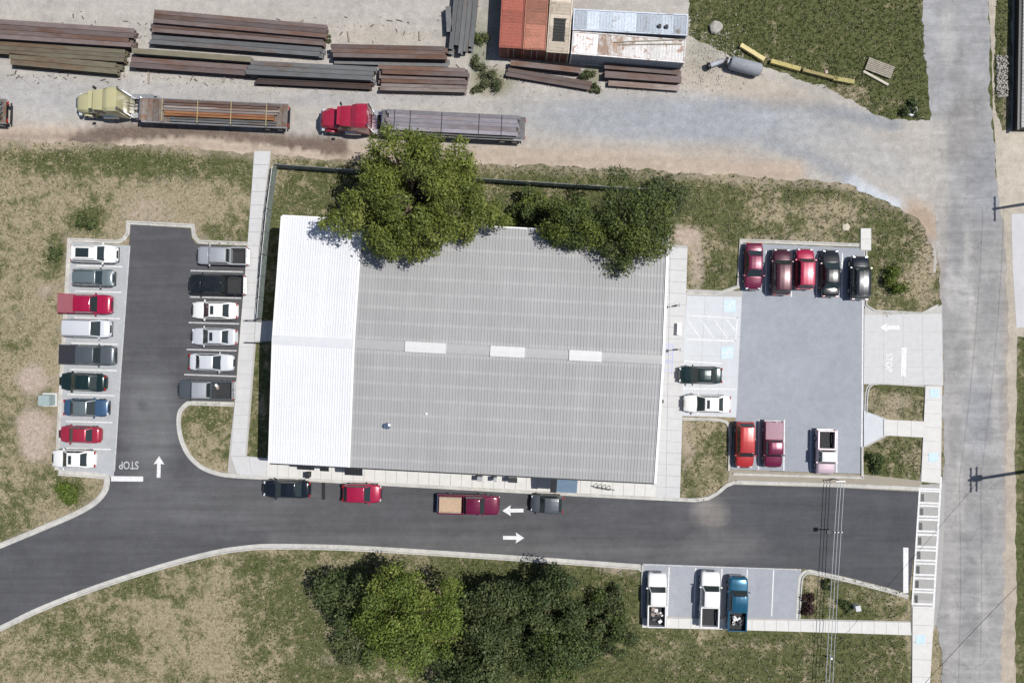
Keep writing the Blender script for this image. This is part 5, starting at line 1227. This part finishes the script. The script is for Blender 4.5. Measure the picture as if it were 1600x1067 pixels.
for (a, b, w_, m_, lab) in (((1157, 71), (1194, 94), .42, ylw, 'pale yellow girder at the upper left of the broken row'), ((1204, 96), (1250, 109), .42, plain('mustard_girder', (.42, .35, .13), .75, 0, .3, 2), 'mustard girder second in the row in the grass'), ((1254, 110), (1308, 124), .32, olv, 'olive rusty girder half hidden in the grass'), ((1302, 123), (1334, 129), .42, plain('dull_yellow_girder', (.36, .31, .12), .75, 0, .3, 2), 'dull yellow girder at the lower right end of the row')):
    A = Vector(W(*a, .3)); B = Vector(W(*b, .3)); L = (B - A).length; c = (A + B) / 2; t = thing('girder', lab, 'girder', (c.x, c.y, 0), math.atan2((B - A).y, (B - A).x), 'yellow girders in the grass')
    for s in (-1, 1): mb = MB(); mb.box(0, s * w_ * .42, .22, L, .04, .40); mb.build('web', m_, t)
    mb = MB(); mb.box(0, 0, .44, L, w_, .04); mb.build('top_plate', m_, t); mb = MB(); mb.box(0, 0, .02, L, w_, .03); mb.build('bottom_plate', m_, t)
    for k in range(5): mb = MB(); mb.box(-L / 2 + .1 + k * (L - .2) / 4, 0, .465, .10, w_ + .04, .02); mb.build('stiffener', m_, t)
x, y = W(1374, 108, .2); t = thing('pallet', 'weathered slatted pallet lying in the tall grass', 'pallet', (x, y, .05), -.36)
for k in range(7): mb = MB(); mb.box(-.0, -.5 + k * .19, .22, 2.85, .15, .03); mb.build('slat', M['wood'], t)
for k in (-1.3, 0, 1.3): mb = MB(); mb.box(k, .07, .12, .1, 1.3, .16); mb.build('bearer', M['wood'], t)
x, y = W(1369, 122, .2); mb = MB(); mb.box(0, 0, .09, 2.95, .24, .14); tag(mb.build('plank', plain('fresh_timber', (.50, .46, .38), .8, 0, .12), None, loc=(x, y, .02), rot=(0, 0, -.5)), 'pale plank lying below the slatted pallet', 'plank')
def rock(px, py, r, col, label, nm='rock', sq=.5):
    x, y = W(px, py); bm = bmesh.new(); bmesh.ops.create_icosphere(bm, subdivisions=2, radius=r); rr = random.Random(px)
    for v in bm.verts: v.co *= rr.uniform(.75, 1.15); v.co.z *= sq
    me = bpy.data.meshes.new(nm); bm.to_mesh(me); bm.free(); o = finish(nm, me, col, None, loc=(x, y, r * sq * .5)); tag(o, label, 'rock'); return o
rock(1423, 175, .6, M['trim_white'], 'white broken block at the corner of the grass by the road'); rock(1118, 44, .7, M['rubble'], 'pale rock at the top edge of the grass')
rock(1321, 355, .42, plain('buff_stone', (.5, .45, .36), .85), 'flat buff stone in the grass above the north row', sq=.25); rock(1291, 113, .2, plain('pinkish', (.5, .38, .34), .8), 'small pink stone among the yellow girders')
x, y = W(1338, 948, .4); t = thing('valve_box', 'small white box with a dark base in the corner island', 'box', (x, y, 0), .2)
mb = MB(); mb.box(0, 0, .4, .45, .5, .8); mb.build('body', M['trim_white'], t, bevel=.03); mb = MB(); mb.box(0, 0, .83, .52, .57, .06); mb.build('lid', M['steel_gray'], t)
x, y = W(1295, 1024); mb = MB(); mb.tube((0, 0, 0), (0, 0, .7), .11, n=10); tag(mb.build('marker_post', M['trim_white'], None, loc=(x, y, 0)), 'short white marker post under the cables at the bottom', 'post')
x, y = W(1567, 545, 0); 
# rubble beside the road: real stones
bmv, bmf = MB(), None; rr = random.Random(5)
for i in range(420):
    px = rr.uniform(1556, 1573); py = 88 + 65 * rr.random(); x, y = W(px, py); s = rr.uniform(.06, .17); bmv.box(x, y, s * .4 + rr.uniform(0, .12), s * 1.5, s, s * .9, rr.uniform(0, 3), taper=.7)
tag(bmv.build('rubble', M['rubble']), 'heap of grey rubble beside the road', 'rubble', kind='stuff')
dm = MB(); wl = random.Random(9)
for i in range(1500):
    if i % 3: px, py = wl.uniform(0, 1075), wl.choice((wl.uniform(34, 70), wl.gauss(122, 12), wl.gauss(140, 10)))
    else: px, py = wl.gauss(1110, 30), wl.gauss(90, 26)
    if 1074 > px > 780 and py < 100: continue
    x, y = W(px, py); sz = wl.uniform(.04, .13); dm.box(x, y, .012 + sz * .25, sz * wl.uniform(1, 2.6), sz, sz * .6, wl.uniform(0, 3), taper=.7)
tag(dm.build('debris', M['rubble']), 'loose stones and scraps strewn round the steel stacks', 'debris', kind='stuff')
dm = MB()
for i in range(420):
    px, py = wl.uniform(0, 1060), wl.choice((wl.gauss(118, 10), wl.gauss(60, 20)))
    if 1074 > px > 775 and py < 96: continue
    x, y = W(px, py); sz = wl.uniform(.05, .14); dm.box(x, y, .012 + sz * .25, sz * wl.uniform(1, 5), sz * .6, sz * .5, wl.gauss(0, .9))
tag(dm.build('scrap', BM['dark']), 'dark rusty offcuts scattered between the steel stacks', 'scrap', kind='stuff')
# building at the upper right edge
t = thing('low_shed', 'low shed roof with a black edge at the upper right corner', 'shed', (W(1584, 100)[0], W(1584, 100)[1], 0), -.015)
mb = MB(); mb.box(6.0, 3.5, .45, 12.0, 21.0, .9); mb.build('wall', plain('dark_siding', (.03, .028, .03), .7, 0, .1), t)
for k in range(11):
    yb = -6.9 + 1.9 * k; mb = MB(); mb.box(6.1, yb + .95, .96, 11.8, 1.88, .05)
    for j in range(5): mb.box(6.1, yb + .2 + .38 * j, 1.0, 11.7, .09, .05)
    mb.build('roof_panel', M['roof_gray'], t)
mb = MB(); mb.box(-.10, 3.5, .85, .2, 21.3, .25); mb.build('dark_gutter', M['dark_metal'], t)

# ------------------------------------------------------------ poles and cables
def pole(label, px, py, h, arms, tr=False):
    x, y = W(px, py); t = thing('utility_pole', label, 'utility pole', (x, y, 0), 0, 'utility poles along the road'); mb = MB(); mb.tube((0, 0, 0), (0, 0, h), .20, .13, n=12); mb.build('pole', M['pole_wood'], t, smooth=True)
    for z in arms:
        mb = MB(); mb.box(0, .0, z, .12, 2.6, .14); a = mb.build('crossarm', M['pole_wood'], t)
        for k in (-1.1, -.5, .5, 1.1): mb = MB(); mb.tube((0, k, z + .07), (0, k, z + .28), .06, .04, n=8); mb.build('insulator', M['steel_gray'], a)
    if tr: mb = MB(); mb.tube((-.45, .0, h - 3.0), (-.45, .0, h - 1.9), .32, n=14); mb.tube((-.45, .0, h - 1.9), (-.45, 0, h - 1.75), .34, .1, n=14); mb.build('transformer_can', M['steel_gray'], t, smooth=True)
    return Vector((x, y, 0))
p1 = pole('utility pole with a transformer at the east edge of the road', 1616, 734, 12.5, (12.1, 11.0), True); p2 = pole('utility pole at the upper east edge, beside the pale drive', 1646, 312, 11.5, (11.2,))
p3 = pole('utility pole south of the drive where the three cables end', 1248, 1135, 9.5, (9.0,)); p0 = pole('utility pole beyond the lower right corner', 1600, 1240, 12, (11.6,))
def cable(label, a, b, sag, r=.03, grp=None, mat='cable'):
    n = 22; pts = [a.lerp(b, i / n) - Vector((0, 0, sag * 4 * (i / n) * (1 - i / n))) for i in range(n + 1)]; mb = MB()
    for p, q in zip(pts, pts[1:]): mb.tube(p, q, r, n=6, cap=False)
    o = mb.build('overhead_cable', M[mat], None, smooth=True); tag(o, label, 'cable', grp)
HC = 1.5  # low height and short posts added to keep the cables' shadows close
lp = {}
for nm_, (px, py), lab in (('north', (1314, 752), 'added short post at the kerb keeping the cables low for a close shadow'), ('south', (1293, 1120), 'added short post below the picture keeping the cables low for a close shadow')):
    x, y = W(px, py, HC); t = thing('added_cable_post', lab, 'post', (x, y, 0), 0, 'added posts of the cable bundle'); mb = MB(); mb.tube((0, 0, 0), (0, 0, HC - .05), .06, n=10); mb.build('shaft', M['steel_gray'], t)
    mb = MB(); mb.box(0, 0, HC - .05, .95, .08, .08); mb.build('crossbar', M['steel_gray'], t); lp[nm_] = Vector((x, y, HC))
for k, dx in enumerate((-.36, 0.0, .36)):
    cable(('left', 'middle', 'right')[k] + ' of the three bright cables strung across the drive', lp['north'] + Vector((dx * .9, 0, 0)), lp['south'] + Vector((dx, 0, 0)), .10, .030, 'cables crossing the drive')
q_ = lp['north'].lerp(lp['south'], (831 - 752) / 368); t = thing('cable_spacer', 'dark spacer with pale insulators hanging on the three cables', 'insulator', (q_.x, q_.y, q_.z - .22), 0)
mb = MB(); mb.box(-.3, 0, .1, 1.5, .10, .10); mb.build('bar', M['dark_metal'], t)
for k in (-.36, 0, .36): mb = MB(); mb.tube((k, 0, .12), (k, 0, .34), .09, .06, n=10); mb.build('insulator', M['trim_white'], t)
mb = MB(); mb.box(-.95, 0, .08, .34, .42, .26); mb.build('shadow_stand_in', M['dark_metal'], t)  # dark box added in place of the crossarm's shadow
for k, dy in enumerate((-1.1, 1.1)):
    cable(('first', 'second')[k] + ' dark road cable between the east poles', p2 + Vector((dy, 0, 11.5)), p1 + Vector((dy, 0, 12.3)), .7, .013, 'cables along the road', 'dark_metal'); cable(('first', 'second')[k] + ' dark road cable south of the transformer pole', p1 + Vector((dy, 0, 12.3)), p0 + Vector((dy, 0, 11.8)), .8, .013, 'cables along the road', 'dark_metal')
cable('dark service cable from the transformer pole towards the south-west pole', p1 + Vector((0, 0, 10.2)), p3 + Vector((0, 0, 9.3)), .8, .018, None, 'dark_metal')

# ------------------------------------------------------------ trees
def leaves(name, centers, radii, n, size, cols, parent, seed, mat='leaf', up=.35, shell=.55):
    r = np.random.default_rng(seed); centers = np.array(centers); radii = np.array(radii); k = len(centers)
    wgt = radii.mean(1) ** 2; idx = r.choice(k, n, p=wgt / wgt.sum())
    d = r.normal(size=(n, 3)); d /= np.linalg.norm(d, axis=1)[:, None]; rad = shell + (1 - shell) * r.random(n) ** .6; rad *= 1 + .20 * r.normal(size=n)
    c = centers[idx] + d * radii[idx] * rad[:, None]
    nr = d * .7 + r.normal(size=(n, 3)) * .55 + np.array([0, 0, up]); nr /= np.linalg.norm(nr, axis=1)[:, None]
    t = np.cross(nr, r.normal(size=(n, 3))); t /= np.linalg.norm(t, axis=1)[:, None]; b = np.cross(nr, t)
    s = size * (.45 + 1.15 * r.random(n) ** 1.6)[:, None]
    v = np.stack([c - t * s, c - b * s * .55 + nr * s * .1, c + t * s, c + b * s * .55 + nr * s * .1], 1).reshape(-1, 3)
    q = np.arange(n * 4).reshape(n, 4); cols = np.array(cols); ci = cols[r.integers(0, len(cols), n)]
    ctint = cols[r.integers(0, len(cols), k)][idx]; cc = (ci * .5 + ctint * .5) * (.75 + .5 * r.random(n))[:, None]
    me = np_mesh(name, v, q, np.repeat(cc, 4, 0)); return finish(name, me, M[mat], parent)
def tree(name, label, base, crown, rx, ry, z0, z1, nclump, nleaf, size, cols, seed, grp=None, cat='tree', cr=(1.0, 1.7), trunk=.28):
    x, y = W(*base); zc = (z0 + z1) / 2; cx, cy = W(crown[0], crown[1], zc); t = thing(name, label, cat, (x, y, 0), 0, grp); r = random.Random(seed); cs = []; rs = []
    cx -= x; cy -= y; ph = [r.uniform(0, 6.28) for _ in range(3)]
    for i in range(nclump):
        for _ in range(60):
            a = r.uniform(0, 2 * PI); q = math.sqrt(r.random()); u = r.uniform(-1, 1); lim = .92 + .16 * math.sin(3 * a + ph[0]) + .12 * math.sin(5 * a + ph[1])
            if q * q + (u * .9) ** 2 < 1 and (q * q + u * u > .22 or r.random() < .2): break
        R = r.uniform(*cr); px_ = cx + math.cos(a) * q * (rx - R * .6) * lim; py_ = cy + math.sin(a) * q * (ry - R * .6) * lim; pz = zc + u * (z1 - z0) / 2
        cs.append((px_, py_, max(pz, R * .7))); rs.append((R * r.uniform(.85, 1.2), R * r.uniform(.85, 1.2), R * r.uniform(.5, .75)))
    mb = MB(); top = Vector((cx * .6, cy * .6, zc)); mb.tube((0, 0, 0), tuple(top * .35), trunk, trunk * .8, n=12); mb.tube(tuple(top * .35), tuple(top), trunk * .8, trunk * .35, n=10); mb.build('trunk', M['bark'], t, smooth=True)
    order = sorted(range(nclump), key=lambda i: r.random())[:max(6, nclump // 4)]
    for i in order:
        p0_ = top * r.uniform(.35, .95); e = Vector(cs[i]); m_ = (p0_ + e) / 2 + Vector((0, 0, .3)); mb = MB(); mb.tube(p0_, m_, trunk * .35, trunk * .22, n=6); mb.tube(m_, e, trunk * .22, .03, n=6); mb.build('branch', M['bark'], t)
    leaves('crown', cs, rs, nleaf, size, cols, t, seed); return t
OL = [(.13, .165, .030), (.19, .225, .045), (.08, .11, .024), (.26, .28, .075), (.14, .18, .045)]
DK = [(.075, .105, .040), (.10, .135, .052), (.050, .074, .028), (.14, .165, .066)]
LT = [(.14, .20, .034), (.19, .25, .05), (.085, .13, .022), (.12, .165, .045)]
GY = [(.13, .145, .075), (.17, .18, .10), (.08, .10, .045)]
tree('broadleaf_tree', 'large olive green tree overhanging the roof and the red lorry', (652, 330), (648, 309), 8.4, 7.0, 5.2, 11.8, 260, 78000, .115, OL, 11, 'trees north of the building', cr=(.4, 1.15), trunk=.42)
tree('broadleaf_tree', 'smaller olive tree with loose edges right of the large one', (885, 345), (893, 352), 3.1, 3.2, 4.4, 8.2, 50, 20000, .105, OL[:3] + DK[:2], 12, 'trees north of the building', cr=(.6, 1.1))
tree('broadleaf_tree', 'dark tree over the north-east roof corner', (985, 335), (988, 352), 4.2, 5.0, 4.6, 8.8, 80, 33000, .11, DK + OL[:2], 13, 'trees north of the building', cr=(.7, 1.3))
tree('low_bush', 'low dark bush between the two trees at the north wall', (840, 335), (838, 325), 2.6, 2.0, .5, 2.6, 22, 7000, .12, DK + OL[:2], 14, None, 'bush', cr=(.5, .9), trunk=.1)
tree('low_bush', 'rough green bush right of the dark roof-corner tree', (1035, 300), (1040, 305), 3.0, 2.3, .3, 2.2, 24, 7000, .12, GY + DK, 15, None, 'bush', cr=(.5, .9), trunk=.1)
tree('broadleaf_tree', 'bright green tree with dark gaps south of the drive', (650, 925), (642, 970), 6.0, 5.7, 2.8, 8.4, 150, 42000, .115, LT + OL[3:4], 21, 'trees south of the drive', cr=(.6, 1.15))
tree('broadleaf_tree', 'dark ragged tree left of the bright green one', (556, 930), (548, 940), 3.8, 4.4, 1.0, 4.6, 60, 15000, .13, DK, 22, 'trees south of the drive', cr=(.6, 1.1))
tree('broadleaf_tree', 'dark green tree right of the bright green one', (760, 945), (772, 968), 4.5, 5.0, 1.2, 5.4, 85, 26000, .12, DK + GY[2:], 23, 'trees south of the drive', cr=(.7, 1.2))
tree('broadleaf_tree', 'dark green tree nearest the kerb among the southern trees', (856, 918), (860, 940), 4.6, 4.0, 1.4, 5.6, 65, 19000, .13, DK, 24, 'trees south of the drive', cr=(.6, 1.1))
tree('broadleaf_tree', 'dark mossy tree at the bottom edge, right of centre', (860, 985), (865, 1018), 4.6, 3.6, 1.2, 5.6, 55, 17000, .13, DK + LT[2:3], 25, 'trees south of the drive', cr=(.7, 1.2))
tree('broadleaf_tree', 'dark tree cut by the bottom edge below the others', (730, 1020), (735, 1050), 4.6, 3.2, 1.2, 5.6, 45, 12000, .13, DK, 26, 'trees south of the drive', cr=(.7, 1.2))
tree('low_bush', 'scrubby bush left of the roadside pickups', (945, 965), (945, 975), 3.6, 4.4, .3, 2.4, 46, 11000, .12, GY + DK + LT[2:3], 27, None, 'bush', cr=(.4, .8), trunk=.08)
tree('low_bush', 'olive scrub below the bright green tree', (560, 1010), (560, 1015), 3.4, 2.0, .4, 2.4, 24, 6000, .12, LT[2:] + GY, 28, None, 'bush', cr=(.5, .9), trunk=.08)
for i, (px, py, r_, cols, lab) in enumerate(((1397, 438, 1.5, LT[2:] + OL[:1], 'round green bush right of the black off-roader'), (106, 767, 1.4, LT, 'spiky bright weed clump inside the lower left bend'), (138, 342, 1.1, DK + LT[2:3], 'dark weed clump above the west row'), (1370, 722, 1.3, DK + LT[2:3], 'dark bush in the lower island beside the road'),
        (1264, 943, 1.1, [(.06, .03, .03), (.08, .05, .04), (.04, .03, .02)], 'dark reddish bush in the corner island'), (1292, 912, .6, DK, 'tiny dark bush at the top of the corner island'), (768, 130, 1.2, GY, 'pale weed clump between the short beams and the containers'), (918, 118, .9, DK + GY, 'weeds between two rows of steel beams'),
        (748, 100, .9, GY, 'weeds at the foot of the blue-grey beam pile'), (752, 62, 1.0, LT[2:] + GY, 'green weeds left of the dark red container'), (745, 140, .6, GY, 'thin dry weeds right of the short bundles'), (930, 140, .6, GY, 'dry weeds below the tilted beams'), (512, 62, .4, GY, 'wisp of weeds between two brown piles'), (1420, 170, 1.0, DK, 'dark weeds by the white block'), (1318, 947, .7, DK, 'small dark shrub beside the white box'), (88, 398, .8, DK, 'thin weeds left of the white estate car'), (795, 348, 1.0, OL, 'small olive shrub near the north wall'))):
    x, y = W(px, py); t = thing('small_bush', lab, 'bush', (x, y, 0), 0, 'small bushes and weed clumps'); rr = random.Random(i + 40)
    cs = [(rr.uniform(-r_, r_) * .7, rr.uniform(-r_, r_) * .7, rr.uniform(.1, .5) * r_) for _ in range(9)]
    leaves('foliage', cs, [(r_ * .42, r_ * .42, r_ * .35)] * 9, int(1400 * r_), .10, cols, t, 60 + i, shell=.2)
    mb = MB()
    for c in cs[:5]: mb.tube((0, 0, 0), c, .03, .01, n=5)
    mb.build('stem', M['bark'], t)

# ------------------------------------------------------------ grass tufts (uncountable)
def tufts(n, seed):
    r = np.random.default_rng(seed); px = r.uniform(-30, 1640, n * 3); py = r.uniform(0, 1080, n * 3)
    c = grass_cols(px, py); keep = (c[:, 1] < .3 + .3 * r.random(len(px)))
    def inpoly(pts):
        ins = np.zeros(len(px), bool)
        for i in range(len(pts)):
            x1, y1 = pts[i]; x2, y2 = pts[(i + 1) % len(pts)]
            cnd = ((y1 > py) != (y2 > py)); ins ^= cnd & (px < (x2 - x1) * (py - y1) / ((y2 - y1) or 1e-9) + x1)
        return ins
    for poly in (yard_pts, road_pts, drive, [(1430, 750), (1482, 750), (1476, 850), (1470, 940), (1466, 1000), (1452, 1000), (1418, 960)], [(1536, -120), (1560, -120), (1552, 160), (1570, 205), (1600, 200), (1600, 1100), (1540, 1100)], [(1154, 374), (1356, 382), (1356, 750), (1137, 742)], [(996, 872), (1258, 884), (1250, 992), (996, 985)], [(85, 370), (206, 378), (190, 560), (180, 752), (80, 742)], [(385, 234), (428, 234), (405, 500), (392, 712), (420, 760), (350, 750), (368, 500)],
                 [(410, 345), (560, 350), (1075, 372), (1068, 790), (400, 755)], [(1062, 448), (1162, 450), (1150, 660), (1055, 655)], [(1344, 474), (1380, 496), (1480, 476), (1480, 760), (1434, 760), (1446, 606), (1344, 602)], [(1344, 640), (1392, 653), (1450, 655), (1450, 688), (1388, 684), (1352, 700), (1344, 700)],
                 [(996, 958), (1430, 966), (1430, 996), (996, 986)], [(1418, 920), (1480, 920), (1470, 1040), (1452, 1120), (1418, 1120)], [(1340, 352), (1365, 352), (1365, 396), (1340, 396)], [(1574, -100), (1700, -100), (1700, 520), (1574, 520)], [(1130, 728), (1445, 745), (1445, 772), (1130, 765)]):
        keep &= ~inpoly(poly)
    for pth, w_ in ((low_edge, 12), (up_left, 12), (isl_edge, 10)): keep &= pathd(px, py, pth) > w_
    dens = np.clip(.35 + .65 * c[:, 0], 0, 1); keep &= r.random(len(px)) < dens
    px, py, g = px[keep][:n], py[keep][:n], c[keep][:n, 0]; m = len(px)
    x = (px - 800) / PPM; y = (533.5 - py) / PPM; k = 4; vs = []; qs = []; cs = []
    hgt = .05 + .12 * r.random(m) * np.clip(g, .3, 1)
    for j in range(k):
        a = r.uniform(0, 2 * PI, m); l = hgt * (.8 + .6 * r.random(m)); out = l * r.uniform(.5, 1.3, m); wd = .025 + .03 * r.random(m)
        bx, by = x + np.cos(a) * .02, y + np.sin(a) * .02; dx, dy = np.cos(a), np.sin(a)
        v = np.stack([np.stack([bx - dy * wd, by + dx * wd, np.zeros(m)], 1), np.stack([bx + dy * wd, by - dx * wd, np.zeros(m)], 1), np.stack([bx + dx * out + dy * wd * .5, by + dy * out - dx * wd * .5, l], 1), np.stack([bx + dx * out - dy * wd * .5, by + dy * out + dx * wd * .5, l], 1)], 1)
        vs.append(v.reshape(-1, 3)); gr = np.array([(.10, .135, .042), (.065, .095, .028), (.15, .165, .062)])[r.integers(0, 3, m)]; stw = np.array([(.38, .32, .22), (.50, .44, .32), (.27, .23, .15)])[r.integers(0, 3, m)]
        isg = (r.random(m) < np.clip(g * 1.05 - .1, 0, .86))[:, None]; cs.append(np.repeat(np.where(isg, gr, stw) * (.8 + .4 * r.random(m))[:, None], 4, 0))
    v = np.concatenate(vs); q = np.arange(len(v)).reshape(-1, 4); tag(finish('grass', np_mesh('grass', v, q, np.concatenate(cs)), M['tuft']), 'rough short grass and straw covering the verges', 'grass', kind='stuff')
tufts(42000, 5)
